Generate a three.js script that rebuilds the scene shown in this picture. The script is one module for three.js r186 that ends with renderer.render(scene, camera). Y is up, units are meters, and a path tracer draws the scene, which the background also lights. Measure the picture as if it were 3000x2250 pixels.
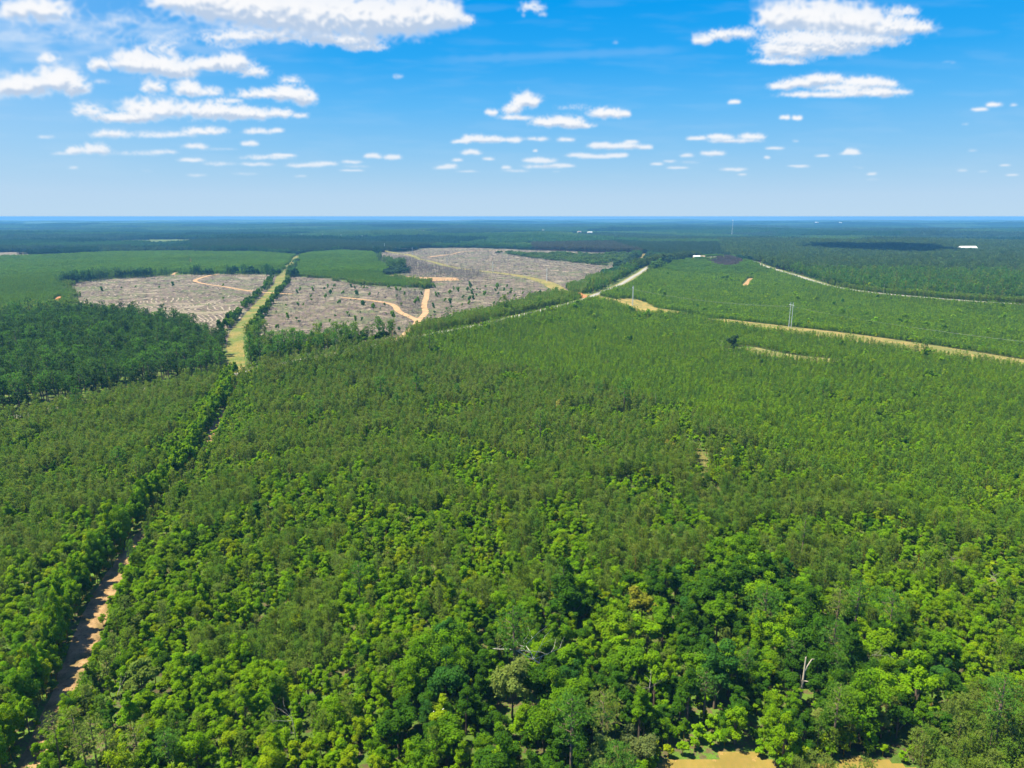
import * as THREE from 'three';
import { mergeGeometries } from 'three/addons/utils/BufferGeometryUtils.js';
import { createNoise2D, createNoise3D } from 'simplex-noise';

// ------------------------------------------------------------------ camera, sky, sun, exposure, haze
const D2R = Math.PI / 180;
const rng = (seed) => () => { seed = (seed + 0x6d2b79f5) | 0; let t = Math.imul(seed ^ (seed >>> 15), 1 | seed); t = (t + Math.imul(t ^ (t >>> 7), 61 | t)) ^ t; return ((t ^ (t >>> 14)) >>> 0) / 4294967296; };
const R0 = rng(11);
const noise2 = createNoise2D(rng(5)), noise2b = createNoise2D(rng(77)), noise3 = createNoise3D(rng(9));
const lerp = (a, b, t) => a + (b - a) * t, clamp = (x, a = 0, b = 1) => Math.min(b, Math.max(a, x));
const smooth = (a, b, x) => { const t = clamp((x - a) / (b - a)); return t * t * (3 - 2 * t); };
const fbm = (f, x, y, n) => { let s = 0, a = 0.5; for (let i = 0; i < n; i++) { s += a * f(x, y); x = x * 2.03 + 17; y = y * 2.03 - 9; a *= 0.5; } return s; };

const scene = new THREE.Scene();
const TAN = 0.541, PITCH = 13.28 * D2R, EYE = 120;       // drone camera, 120 m up, tilted down
const camera = new THREE.PerspectiveCamera(2 * Math.atan(TAN) / D2R, 4 / 3, 1, 200000);
camera.position.set(0, EYE, 0);
camera.rotation.set(-PITCH, 0, 0);
scene.add(camera);

const EXPOSURE = 2.6;
const renderer = new THREE.WebGLRenderer({ antialias: true });
renderer.toneMapping = THREE.LinearToneMapping;
renderer.toneMappingExposure = EXPOSURE;
renderer.shadowMap.enabled = true;

const SUN_AZ = 92 * D2R, SUN_EL = 63 * D2R;              // to the left of the view
const SUN = new THREE.Vector3(-Math.sin(SUN_AZ) * Math.cos(SUN_EL), Math.sin(SUN_EL), -Math.cos(SUN_AZ) * Math.cos(SUN_EL));
const sun = new THREE.DirectionalLight(new THREE.Color().setRGB(1, 0.92, 0.66), 4.7);
sun.name = 'sun';
sun.position.copy(SUN).multiplyScalar(1500).add(new THREE.Vector3(0, 0, -500));
sun.target.position.set(0, 0, -500);
sun.castShadow = true;
sun.shadow.mapSize.set(4096, 4096);
Object.assign(sun.shadow.camera, { left: -900, right: 900, top: 900, bottom: -900, near: 10, far: 4000 });
scene.add(sun, sun.target);

scene.fog = new THREE.FogExp2(new THREE.Color().setRGB(0.15, 0.49, 1.0), 0.000078);

const sRGB = (r, g, b) => [r, g, b].map((v) => { v /= 255; return v <= 0.04045 ? v / 12.92 : ((v + 0.055) / 1.055) ** 2.4; });
{ // the sky: clear air and cumulus, each cloud where it floats (azimuth, height); written in the photograph's plane for the clouds in view
  const stops = [[0, 190, 218, 240], [1.5, 184, 215, 241], [3, 166, 209, 241], [5, 138, 200, 244], [8, 96, 186, 247], [11, 48, 170, 245], [15, 10, 158, 241], [30, 4, 128, 222], [60, 4, 105, 205], [90, 4, 98, 198]].map(([e, ...c]) => [e, sRGB(...c)]);
  const air = (e, out) => { let i = 0; while (i < stops.length - 2 && e > stops[i + 1][0]) i++; const t = clamp((e - stops[i][0]) / (stops[i + 1][0] - stops[i][0])); for (let c = 0; c < 3; c++) out[c] = lerp(stops[i][1][c], stops[i + 1][1][c], t); };
  // x, y, half width, half height, density
  const puffs = [
    [100, 30, 130, 48, .9], [250, 60, 300, 45, .3], [560, 5, 150, 42, 1], [700, 25, 190, 62, 1], [850, 45, 220, 66, 1], [1000, 55, 210, 74, 1], [1150, 62, 170, 70, 1], [1265, 50, 105, 58, 1], [1365, 62, 32, 20, .7], [760, 108, 200, 24, .7], [1000, 118, 130, 26, .8], [1070, 140, 70, 16, .8], [680, 128, 90, 24, .45], [300, 108, 400, 42, .28],
    [470, 145, 75, 30, .5], [140, 172, 42, 20, .7], [60, 258, 110, 44, 1], [170, 238, 80, 44, 1], [222, 262, 46, 30, .9], [290, 192, 34, 24, 1], [380, 184, 66, 40, 1], [455, 196, 90, 38, 1], [525, 212, 60, 26, 1], [635, 192, 110, 28, 1], [680, 180, 48, 26, 1], [742, 214, 58, 20, .8], [850, 235, 42, 16, .6],
    [450, 258, 42, 25, .9], [545, 262, 46, 28, .95], [610, 272, 50, 18, .8], [295, 240, 30, 10, .5], [770, 277, 90, 18, .9], [850, 278, 66, 28, 1], [890, 292, 42, 26, .9], [668, 296, 50, 9, .6],
    [258, 325, 60, 26, .75], [440, 322, 100, 34, 1], [370, 348, 110, 18, 1], [605, 328, 110, 32, 1], [720, 336, 100, 23, 1], [822, 335, 40, 16, .9], [882, 340, 32, 11, .7], [320, 395, 66, 17, .8], [470, 396, 120, 13, .65], [600, 386, 72, 15, .9], [760, 386, 58, 12, .7], [812, 384, 25, 9, .7], [135, 402, 30, 7, .6],
    [220, 442, 32, 15, 1], [280, 440, 45, 18, 1], [190, 451, 50, 7, .6], [400, 450, 110, 11, .5], [480, 446, 50, 9, .6], [570, 430, 45, 11, .8], [650, 438, 60, 6, .45], [730, 422, 34, 10, .85], [560, 470, 46, 7, .85], [640, 481, 60, 9, .6], [780, 462, 90, 10, .7], [830, 455, 42, 5, 1], [752, 482, 58, 7, .75], [890, 486, 58, 8, .85], [950, 481, 45, 9, .85],
    [215, 492, 18, 5, .7], [430, 501, 25, 4, .4], [575, 514, 38, 6, .6], [720, 510, 50, 5, .5], [880, 517, 25, 5, .6], [1090, 459, 30, 10, 1], [1150, 462, 30, 9, 1], [1030, 476, 36, 7, .75], [1045, 488, 50, 5, .5], [1030, 500, 42, 4.5, .8],
    [1542, 299, 50, 27, 1], [1500, 322, 34, 18, .95], [1440, 331, 24, 13, .9], [1510, 346, 54, 10, .85], [1690, 315, 40, 16, .4], [1645, 316, 32, 11, .35], [1778, 334, 58, 20, 1], [1830, 336, 20, 11, .9], [1600, 361, 52, 17, 1], [1660, 358, 60, 19, 1], [1690, 370, 62, 10, .9], [1385, 408, 38, 14, 1], [1350, 416, 34, 8, .9], [1440, 411, 50, 13, .95], [1505, 411, 32, 11, .85], [1575, 408, 42, 9, .75], [1660, 410, 32, 8, .75],
    [1380, 447, 35, 10, 1], [1340, 470, 20, 6, .8], [1430, 466, 24, 6, .8], [1305, 492, 42, 7, .8], [1370, 503, 40, 4.5, .6], [1320, 486, 24, 7, .8], [1568, 442, 9, 5, .8], [1580, 471, 54, 10, 1], [1650, 486, 40, 7, .85], [1590, 489, 70, 8, .75], [1482, 492, 18, 7, .8], [1510, 501, 50, 5, .6], [1630, 504, 15, 3.5, .5], [1700, 456, 50, 8, .85], [1745, 461, 60, 8, .85], [1808, 456, 38, 9, 1], [1760, 427, 42, 9, .9], [1810, 430, 90, 12, .95], [1850, 416, 25, 7, .8], [1890, 433, 28, 8, .9],
    [1925, 481, 24, 5, .8], [1962, 473, 24, 5, .7], [1985, 492, 40, 5, .8], [1165, 225, 22, 10, .45], [1560, 24, 42, 20, .7], [1590, 44, 18, 10, .5], [1535, 46, 9, 8, .4], [1803, 125, 14, 9, .35],
    [2275, 55, 72, 52, 1], [2380, 55, 130, 56, 1], [2490, 66, 120, 52, 1], [2580, 82, 100, 40, 1], [2685, 84, 64, 28, .95], [2650, 34, 52, 18, .7], [2108, 106, 40, 22, .9], [2060, 118, 36, 20, .9], [2170, 100, 52, 18, .9], [2310, 150, 105, 36, .95], [2440, 140, 130, 38, .95], [2285, 182, 90, 12, .85], [2360, 115, 150, 26, .8], [2470, 258, 110, 12, .8], [2560, 122, 110, 22, .8],
    [2288, 256, 46, 13, .9], [2340, 246, 60, 18, 1], [2400, 236, 58, 20, 1], [2442, 229, 28, 13, 1], [2530, 241, 80, 18, 1], [2600, 246, 38, 13, .9], [2400, 279, 130, 12, .9], [2552, 272, 110, 19, .95], [2650, 271, 28, 9, .6], [2150, 300, 22, 9, 1], [2300, 346, 18, 9, 1], [2337, 346, 17, 8, 1], [2040, 406, 34, 8, .85], [2108, 402, 48, 10, .95], [2205, 401, 44, 11, 1], [2150, 414, 92, 8, .8], [2270, 435, 32, 6, .85], [2090, 451, 40, 10, 1], [2012, 456, 24, 7, .75], [2020, 476, 36, 5, .45], [2247, 462, 11, 5, .85],
    [2495, 445, 24, 12, 1], [2490, 451, 36, 5, .9], [2410, 457, 28, 5, .75], [2340, 487, 38, 4, .9], [2150, 497, 45, 6, .85], [2175, 512, 17, 4.5, .75], [2555, 510, 18, 5, .9], [2557, 525, 25, 3, .5], [2515, 491, 22, 3, .5], [2870, 321, 28, 6, 1], [2912, 308, 30, 9, 1], [2970, 308, 14, 6, .6], [2780, 182, 30, 6, .35], [2828, 365, 12, 6, .45], [2945, 485, 20, 4.5, .8], [2820, 500, 17, 4.5, .7], [2880, 502, 18, 3.5, .5], [2965, 513, 25, 3.5, .8], [2330, 413, 16, 4.5, .5], [2850, 441, 20, 5, .5],
  ].map(([x, y, a, b, d]) => ({ x, y, a, b, d, s: clamp(b * 1.3, 9, 60) }));
  const W = 4096, H = 2048, data = new Float32Array(W * H * 4), col = [0, 0, 0], cs = Math.cos(PITCH), sn = Math.sin(PITCH);
  const dens = (X, Y, list) => {            // [density, how near the base]: soft heaps that melt into one another, flat below
    let D = 0, base = 0, top = 0, size = 0;
    const wx = 9 * noise2(X / 55, Y / 40), wy = 6 * noise2b(X / 50, Y / 36);
    for (const p of list) {
      const k = clamp(p.b / 28, .1, 1), dx = (X + wx * k - p.x) / p.a, dy = (Y + wy * k - p.y) / (Y + wy * k > p.y ? p.b * 0.72 : p.b * 1.18), q = Math.pow(Math.abs(dx), 3) + dy * dy;
      if (q > 4) continue;
      const e = p.d * Math.exp(-1.25 * q); D += e; base += e * dy; size += e * p.b; if (e > top) top = e;
    }
    if (D < 0.03) return [0, 0, 0];
    const b = size / D, s = clamp(b * 1.7, 24, 74), bil = (v) => 1 - 2.4 * Math.abs(v), n = .34 * noise2(X / s / 1.6 + 9, Y / s / 1.4) + .42 * bil(noise2(X / s, Y / (s * .85))) + .26 * bil(noise2b(X / s * 2 + 5, Y / s * 2.2)), m = Math.min(1.25, top * .75 + D * .4);
    return [m * (1 + .34 * n * clamp(b / 16, .4, 1)) + .15 * n * clamp(b / 18, .25, 1), Math.min(1, top + .1), base / D];
  };
  for (let row = 0; row < H; row++) {
    const el = ((row + 0.5) / H - 0.5) * Math.PI, e = el / D2R;
    air(Math.max(0, e), col);
    const base = col.slice();
    for (let c = 0; c < W; c++) {
      const o = (row * W + c) * 4;
      let r = base[0], g = base[1], b = base[2];
      if (e > 0) {
        const round = ((c + 0.5) / W - 0.5) * 2 * Math.PI, x = Math.cos(round) * Math.cos(el), y = Math.sin(el), z = Math.sin(round) * Math.cos(el);
        const zf = -(z * cs + y * sn) * 1, depth = -(z * cs) - y * sn; // along the lens axis
        const yu = y * cs - z * sn;
        let done = 0;
        const front = -z > 0 ? smooth(46, 40, Math.abs(Math.atan2(x, -z)) / D2R) * smooth(21, 16.5, e) : 0;
        if (front > 0 && depth > 0.1) {
          const X = 1500 + (x / depth) * 1125 / TAN, Y = 1125 - (yu / depth) * 1125 / TAN;
          const list = puffs.filter((p) => Math.abs(X - p.x) < p.a * 1.5 + 12 && Math.abs(Y - p.y) < p.b * 2.1 + 8);
          let veil = 0.05 * smooth(-0.1, 0.6, fbm(noise2b, X / 420, Y / 60, 4)) * smooth(640, 380, Y);
          const streak = Math.abs(Y - (181 - (X - 1226) * 0.045)); // old vapour trail
          if (X > 1180 && X < 2060) veil = Math.max(veil, 0.10 * smooth(20, 2, streak + 3 * noise2(X / 60, 3)) * smooth(1180, 1400, X) * smooth(2060, 1900, X));
          veil += 0.16 * smooth(1100, 0, X) * smooth(640, 330, Y) + .38 * smooth(1000, 300, X) * smooth(240, 120, Y) * smooth(20, 90, Y) * smooth(-.4, .5, fbm(noise2b, X / 260, Y / 70, 3));
          let w = 0, sh = 1;
          if (list.length) {
            const [d0, op, bs] = dens(X, Y, list);
            if (d0 > 0) {
              const [d1] = dens(X - 10, Y - 15, list);
              w = smooth(0.16, 0.96, d0) * lerp(.8, 1, op) * 0.985;
              sh = clamp(0.93 + 0.3 * (d0 - d1) - 0.42 * smooth(-0.35, 0.7, bs) * smooth(.4, .95, d0) + .10 * noise2b(X / 70, Y / 30), 0.6, 1.02);
            }
          }
          const cr = lerp(0.50, 0.97, smooth(.58, .96, sh)), cg = lerp(0.62, 0.975, smooth(.58, .96, sh)), cb = lerp(0.80, 0.99, smooth(.58, .96, sh)), far = smooth(330, 560, Y) * 0.28;
          w = w * (1 - far); const k = Math.max(w, veil * front * (1 - w) + w);
          r = lerp(r, lerp(.78, cr, w > 0 ? w : 0), k * front); g = lerp(g, lerp(.87, cg, w > 0 ? w : 0), k * front); b = lerp(b, lerp(.97, cb, w > 0 ? w : 0), k * front);
          done = front;
        }
        if (done < 1) {
          const px = x / (y + 0.05) * 1.3, pz = z / (y + 0.05) * 1.3, d = fbm(noise2, px, pz, 6) - 0.16 + 0.12 * noise2b(px * .3, pz * .3);
          const w = smooth(0, 0.3, d) * smooth(1, 7, e) * 0.95 * (1 - done), v = lerp(0.97, 0.72, smooth(0.1, 0.6, d));
          r = lerp(r, v * .97, w); g = lerp(g, v * .985, w); b = lerp(b, v, w);
        }
      }
      data[o] = r / EXPOSURE; data[o + 1] = g / EXPOSURE; data[o + 2] = b / EXPOSURE; data[o + 3] = 1;
    }
  }
  const sky = new THREE.DataTexture(data, W, H, THREE.RGBAFormat, THREE.FloatType);
  sky.mapping = THREE.EquirectangularReflectionMapping;
  sky.magFilter = sky.minFilter = THREE.LinearFilter;
  sky.needsUpdate = true;
  scene.background = sky;
  scene.environment = sky;
}

// ------------------------------------------------------------------ naming
const used = new Map();
function numbered(name) { const n = used.get(name) ?? 0; used.set(name, n + 1); return n ? name + '_' + String(n).padStart(3, '0') : name; }
function tag(o, label, category, group, kind) { if (label) o.userData.label = label; if (category) o.userData.category = category; if (group) o.userData.group = group; if (kind) o.userData.kind = kind; return o; }
function mesh(name, geometry, material, parent) { const m = new THREE.Mesh(geometry, material); m.name = parent && parent !== scene ? name : numbered(name); m.castShadow = m.receiveShadow = true; (parent ?? scene).add(m); return m; }
function thing(name, label, category, group, kind) { const g = new THREE.Group(); g.name = numbered(name); scene.add(g); return tag(g, label, category, group, kind); }

// ------------------------------------------------------------------ the lie of the land
const BUMP = { x0: -1600, z0: -2800, s: 6, nx: 640, nz: 420, h: new Float32Array(640 * 420) };   // banks under the roads and the power line
function bumpAt(x, z) {
  const u = (x - BUMP.x0) / BUMP.s, v = (z - BUMP.z0) / BUMP.s, i = Math.floor(u), j = Math.floor(v);
  if (i < 0 || j < 0 || i >= BUMP.nx - 1 || j >= BUMP.nz - 1) return 0;
  const a = u - i, b = v - j, q = j * BUMP.nx + i; return lerp(lerp(BUMP.h[q], BUMP.h[q + 1], a), lerp(BUMP.h[q + BUMP.nx], BUMP.h[q + BUMP.nx + 1], a), b);
}
function groundH(x, z) {
  const r = Math.hypot(x, z);
  return bumpAt(x, z) + 3.2 * noise2(x / 380 + 3, z / 380) * smooth(150, 700, r) + 13 * noise2b(x / 1700 + 5, z / 1700) * smooth(1500, 4200, r) + 30 * noise2(x / 5200, z / 5200 + 8) * smooth(3500, 11000, r);
}
const rayOf = (px, py) => { const nx = (px - 1500) / 1125 * TAN, ny = (1125 - py) / 1125 * TAN, c = Math.cos(PITCH), s = Math.sin(PITCH); return [nx, ny * c - s, -(c + ny * s)]; };
function at(px, py, up = 0) {              // the point of the land (or UP metres over it) that a line of sight meets
  const [dx, dy, dz] = rayOf(px, py);
  let t = 60, prev = t;
  const gap = (t) => EYE + dy * t - groundH(dx * t, dz * t) - up;
  while (gap(t) > 0 && t < 40000) { prev = t; t *= 1.01; }
  for (let i = 0; i < 24; i++) { const m = (prev + t) / 2; if (gap(m) > 0) prev = m; else t = m; }
  return [dx * t, dz * t];
}
const pts = (list, up = 0) => list.map(([x, y, h]) => at(x, y, h ?? up));

// what grows where: a 2 m raster over the first 3.2 km
const CELL = 2, X0 = -2700, Z0 = -3300, NX = 2700, NZ = 1640, kind = new Uint8Array(NX * NZ);
const kindAt = (x, z) => { const i = Math.floor((x - X0) / CELL), j = Math.floor((z - Z0) / CELL); return i < 0 || j < 0 || i >= NX || j >= NZ ? 255 : kind[j * NX + i]; };
const PINE = 0, BARE = 1, LEAFY = 2, TALL = 3, YOUNG = 4, MIXED = 5, BLOCK = 6, CUT = 7, SCRUB = 8, FAR = 9, FRINGE = 10, BUSHY = 11;
const inside = (p, x, z) => { let c = false; for (let i = 0, j = p.length - 1; i < p.length; j = i++) if ((p[i][1] > z) !== (p[j][1] > z) && x < (p[j][0] - p[i][0]) * (z - p[i][1]) / (p[j][1] - p[i][1]) + p[i][0]) c = !c; return c; };
function fill(p, code, test, rag = 5, wave = 24) {
  const xs = p.map((q) => q[0]), zs = p.map((q) => q[1]);
  const i0 = Math.max(0, Math.floor((Math.min(...xs) - X0) / CELL)), i1 = Math.min(NX - 1, Math.ceil((Math.max(...xs) - X0) / CELL)), j0 = Math.max(0, Math.floor((Math.min(...zs) - Z0) / CELL)), j1 = Math.min(NZ - 1, Math.ceil((Math.max(...zs) - Z0) / CELL));
  for (let j = j0; j <= j1; j++) for (let i = i0; i <= i1; i++) { const x = X0 + (i + .5) * CELL, z = Z0 + (j + .5) * CELL; const w = rag * noise2(x / wave, z / wave), v = rag * noise2b(x / wave, z / wave); if (inside(p, x + w, z + v) && (!test || test(x, z, kind[j * NX + i]))) kind[j * NX + i] = code; }
}
function curve(list) {                      // smooth, resampled every 3 m: [x, z, width]
  const c = new THREE.CatmullRomCurve3(list.map(([x, z, w]) => new THREE.Vector3(x, w ?? 1, z)), false, 'centripetal'), n = Math.max(4, Math.ceil(c.getLength() / 3)), v = new THREE.Vector3();
  return Array.from({ length: n + 1 }, (_, k) => { c.getPointAt(k / n, v); return [v.x, v.z, v.y]; });
}
function fillLine(line, half, code, test) {
  for (const [x, z, w] of line) {
    const r = half * (w ?? 1), n = Math.ceil(r / CELL);
    const i = Math.floor((x - X0) / CELL), j = Math.floor((z - Z0) / CELL);
    for (let b = -n; b <= n; b++) for (let a = -n; a <= n; a++) if (Math.hypot(a, b) * CELL <= r && i + a >= 0 && i + a < NX && j + b >= 0 && j + b < NZ && (!test || test(X0 + (i + a) * CELL, Z0 + (j + b) * CELL, kind[(j + b) * NX + i + a]))) kind[(j + b) * NX + i + a] = code;
  }
}
const distTo = (line, x, z) => { let d = 1e9; for (const [a, b] of line) { const q = (a - x) ** 2 + (b - z) ** 2; if (q < d) d = q; } return Math.sqrt(d); };
const sideOf = (line, x, z) => { let d = 1e9, k = 0; line.forEach(([a, b], i) => { const q = (a - x) ** 2 + (b - z) ** 2; if (q < d) { d = q; k = i; } }); const [a, b] = line[Math.max(0, k - 1)], [c, e] = line[Math.min(line.length - 1, k + 1)]; return (c - a) * (z - b) - (e - b) * (x - a) > 0 ? 1 : -1; };
const withW = (list, ws) => pts(list).map((p, i) => [...p, Array.isArray(ws) ? ws[i] : ws]);

// the lines of the place: tracks, road, cleared strips
const ROADPX = [[-300, 1290], [0, 1232], [350, 1156], [560, 1118], [695, 1097], [900, 1052], [1100, 1012], [1325, 968], [1500, 930], [1602, 906], [1703, 880], [1788, 847], [1839, 821], [1880, 796], [1930, 772], [2030, 757], [2110, 752]];
const ROAD2PX = [[2110, 752], [2168, 760], [2250, 783], [2341, 810], [2402, 830], [2460, 844], [2586, 861], [2786, 878], [3000, 892], [3300, 905]];
const POWERPX = [[3300, 1108], [3000, 1060], [2750, 1022], [2500, 986], [2309, 962], [2120, 938], [2030, 925], [1940, 909], [1855, 896], [1730, 868], [1600, 828], [1444, 798], [1310, 779], [1208, 750], [1127, 736], [1060, 722]];
{ // raise the banks, highest along each line
  const raise = (px, up, wide) => { const l = curve(px.map(([x, y]) => [...at(x, y, up), 1])), far = wide * 3, n = Math.ceil(far / BUMP.s), best = new Map(); for (const [x, z] of l) { const i = Math.round((x - BUMP.x0) / BUMP.s), j = Math.round((z - BUMP.z0) / BUMP.s); for (let b = -n; b <= n; b++) for (let a = -n; a <= n; a++) { const u = i + a, v = j + b; if (u < 0 || v < 0 || u >= BUMP.nx || v >= BUMP.nz) continue; const d = Math.hypot(BUMP.x0 + u * BUMP.s - x, BUMP.z0 + v * BUMP.s - z), q = v * BUMP.nx + u, e = best.get(q); if (e === undefined || d < e) best.set(q, d); } } for (const [q, d] of best) BUMP.h[q] = Math.max(BUMP.h[q], up * Math.exp(-((d / wide) ** 2))); };
  const A = ROADPX.slice(5), grids = [];
  raise(A, 11, 52); raise(ROAD2PX, 7, 46); raise(POWERPX.slice(0, 6), 6, 42); raise(POWERPX.slice(7, 9), 6, 42); raise([[2195, 1020], [2250, 1033], [2330, 1046], [2450, 1056]], 7, 34); raise([[2000, 1275], [2012, 1290], [2040, 1312], [2055, 1340], [2058, 1370], [2050, 1400]], 4.5, 20);
}
const TRACK = curve(withW([[-20, 2500], [85, 2250], [155, 2100], [215, 1975], [280, 1800], [335, 1690], [388, 1606], [448, 1518], [508, 1444], [572, 1364], [632, 1250], [682, 1160], [697, 1100]], [1, .8, .85, 1.1, 1.15, 1.0, .8, .5, .45, .5, .8, .45, .6]));
const ROAD = curve(withW(ROADPX, 1));
const ROAD2 = curve(withW(ROAD2PX, 1));
const STRIP = curve(withW([[697, 1097], [690, 1040], [690, 1000], [700, 966], [735, 925], [770, 884], [795, 856], [812, 838], [823, 812], [842, 796], [865, 760], [876, 748]], [.8, 1, 1, 1, 1.1, 1.1, 1.1, 1.1, 1.2, 1.2, 1.3, 1.2]));
const POWER = curve(withW(POWERPX, [1.1, 1.1, 1.1, 1.1, 1.1, .8, .35, .9, 1.1, .7, .7, .55, .5, .5, .6, .6]));
const GLADE = curve(withW([[2195, 1020], [2250, 1033], [2330, 1046], [2450, 1056]], [.9, 1.1, 1, .8]));
const TRAIL = curve(withW([[2000, 1275], [2012, 1290], [2040, 1312], [2055, 1340], [2058, 1370], [2050, 1400]], [.8, .8, .9, 1.3, 1.4, .8]));
const SPUR = curve(withW([[2180, 842], [2190, 828], [2200, 816]], 1));
const FARSTRIP = curve(withW([[1866, 778], [1880, 760], [1893, 743]], 1));
const DIRT = [
  [[640, 803], [604, 810], [572, 821], [576, 826], [640, 838], [700, 848], [750, 855], [858, 862]],
  [[1000, 872], [1042, 876], [1130, 888], [1153, 895], [1170, 914], [1201, 929], [1222, 941], [1214, 958], [1191, 976], [1174, 990], [1143, 1000], [1100, 1011]],
  [[1252, 848], [1249, 871], [1242, 898], [1246, 918], [1225, 940]],
  [[1255, 754], [1306, 747], [1360, 737], [1442, 735], [1490, 734]],
  [[1690, 858], [1700, 866], [1722, 873], [1752, 879], [1795, 884]],
  [[505, 806], [530, 796], [580, 793], [590, 790], [570, 785], [540, 776], [556, 770], [548, 742]],
  [[165, 885], [172, 875], [180, 869]],
].map((l) => curve(withW(l, 1)));

const CUTS = {
  hill: pts([[190, 832], [305, 818], [509, 806], [631, 804], [750, 804], [800, 806], [818, 812], [790, 850], [745, 905], [700, 960], [668, 985, 14], [644, 962, 14], [576, 953, 12], [508, 934, 10], [390, 914, 8], [271, 902, 8], [200, 892, 6], [228, 866, 4], [192, 840, 3]]),
  flat: pts([[842, 811], [987, 818], [1055, 836], [1218, 844], [1255, 850], [1262, 832], [1170, 815], [1120, 808], [1195, 800], [1160, 780], [1112, 770], [1100, 740], [1190, 738], [1250, 727], [1330, 726], [1500, 730], [1700, 738], [1860, 744], [1840, 772], [1810, 792], [1760, 806], [1700, 830], [1600, 868], [1500, 893], [1400, 920], [1290, 945], [1235, 960], [1180, 972, 6], [1000, 980, 8], [860, 990, 12], [740, 985, 14], [735, 930], [780, 880], [815, 845]]),
};
const CLEARING = pts([[1820, 3100], [1885, 2310], [1912, 2232], [1985, 2212], [2076, 2206], [2178, 2203], [2260, 2224], [2400, 2226], [2531, 2218], [2620, 2232], [2700, 2268], [2900, 3100]]);
const GREYCUT = pts([[-300, 765], [-300, 744], [0, 740], [110, 736], [205, 733], [214, 741], [120, 749], [0, 754]]), DEADPATCH = pts([[2080, 770], [2100, 757], [2160, 757], [2185, 770], [2150, 784], [2100, 782]]);
const PATCH = pts([[1793, 880], [1830, 874], [1872, 879], [1905, 893], [1955, 917], [1890, 918], [1845, 906]]);
const FIELD = pts([[1118, 810], [1150, 806], [1222, 812], [1340, 814], [1345, 822], [1225, 826], [1170, 818]]);
const SMALLBLOCK = [pts([[660, 742], [750, 741], [868, 749], [850, 788], [825, 800], [815, 806], [750, 803], [650, 803]]), pts([[886, 745], [985, 737], [1055, 734], [1098, 741], [1105, 762], [1150, 784, 3], [1140, 796], [1122, 804], [1174, 818, 4], [1216, 838, 6], [1174, 842], [1070, 833], [990, 820], [848, 810]]), pts([[-400, 775], [0, 752], [200, 748], [400, 741], [560, 739], [660, 742], [650, 803], [509, 805], [305, 816], [180, 830], [220, 868], [195, 895], [0, 905], [-400, 940]])];

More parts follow.
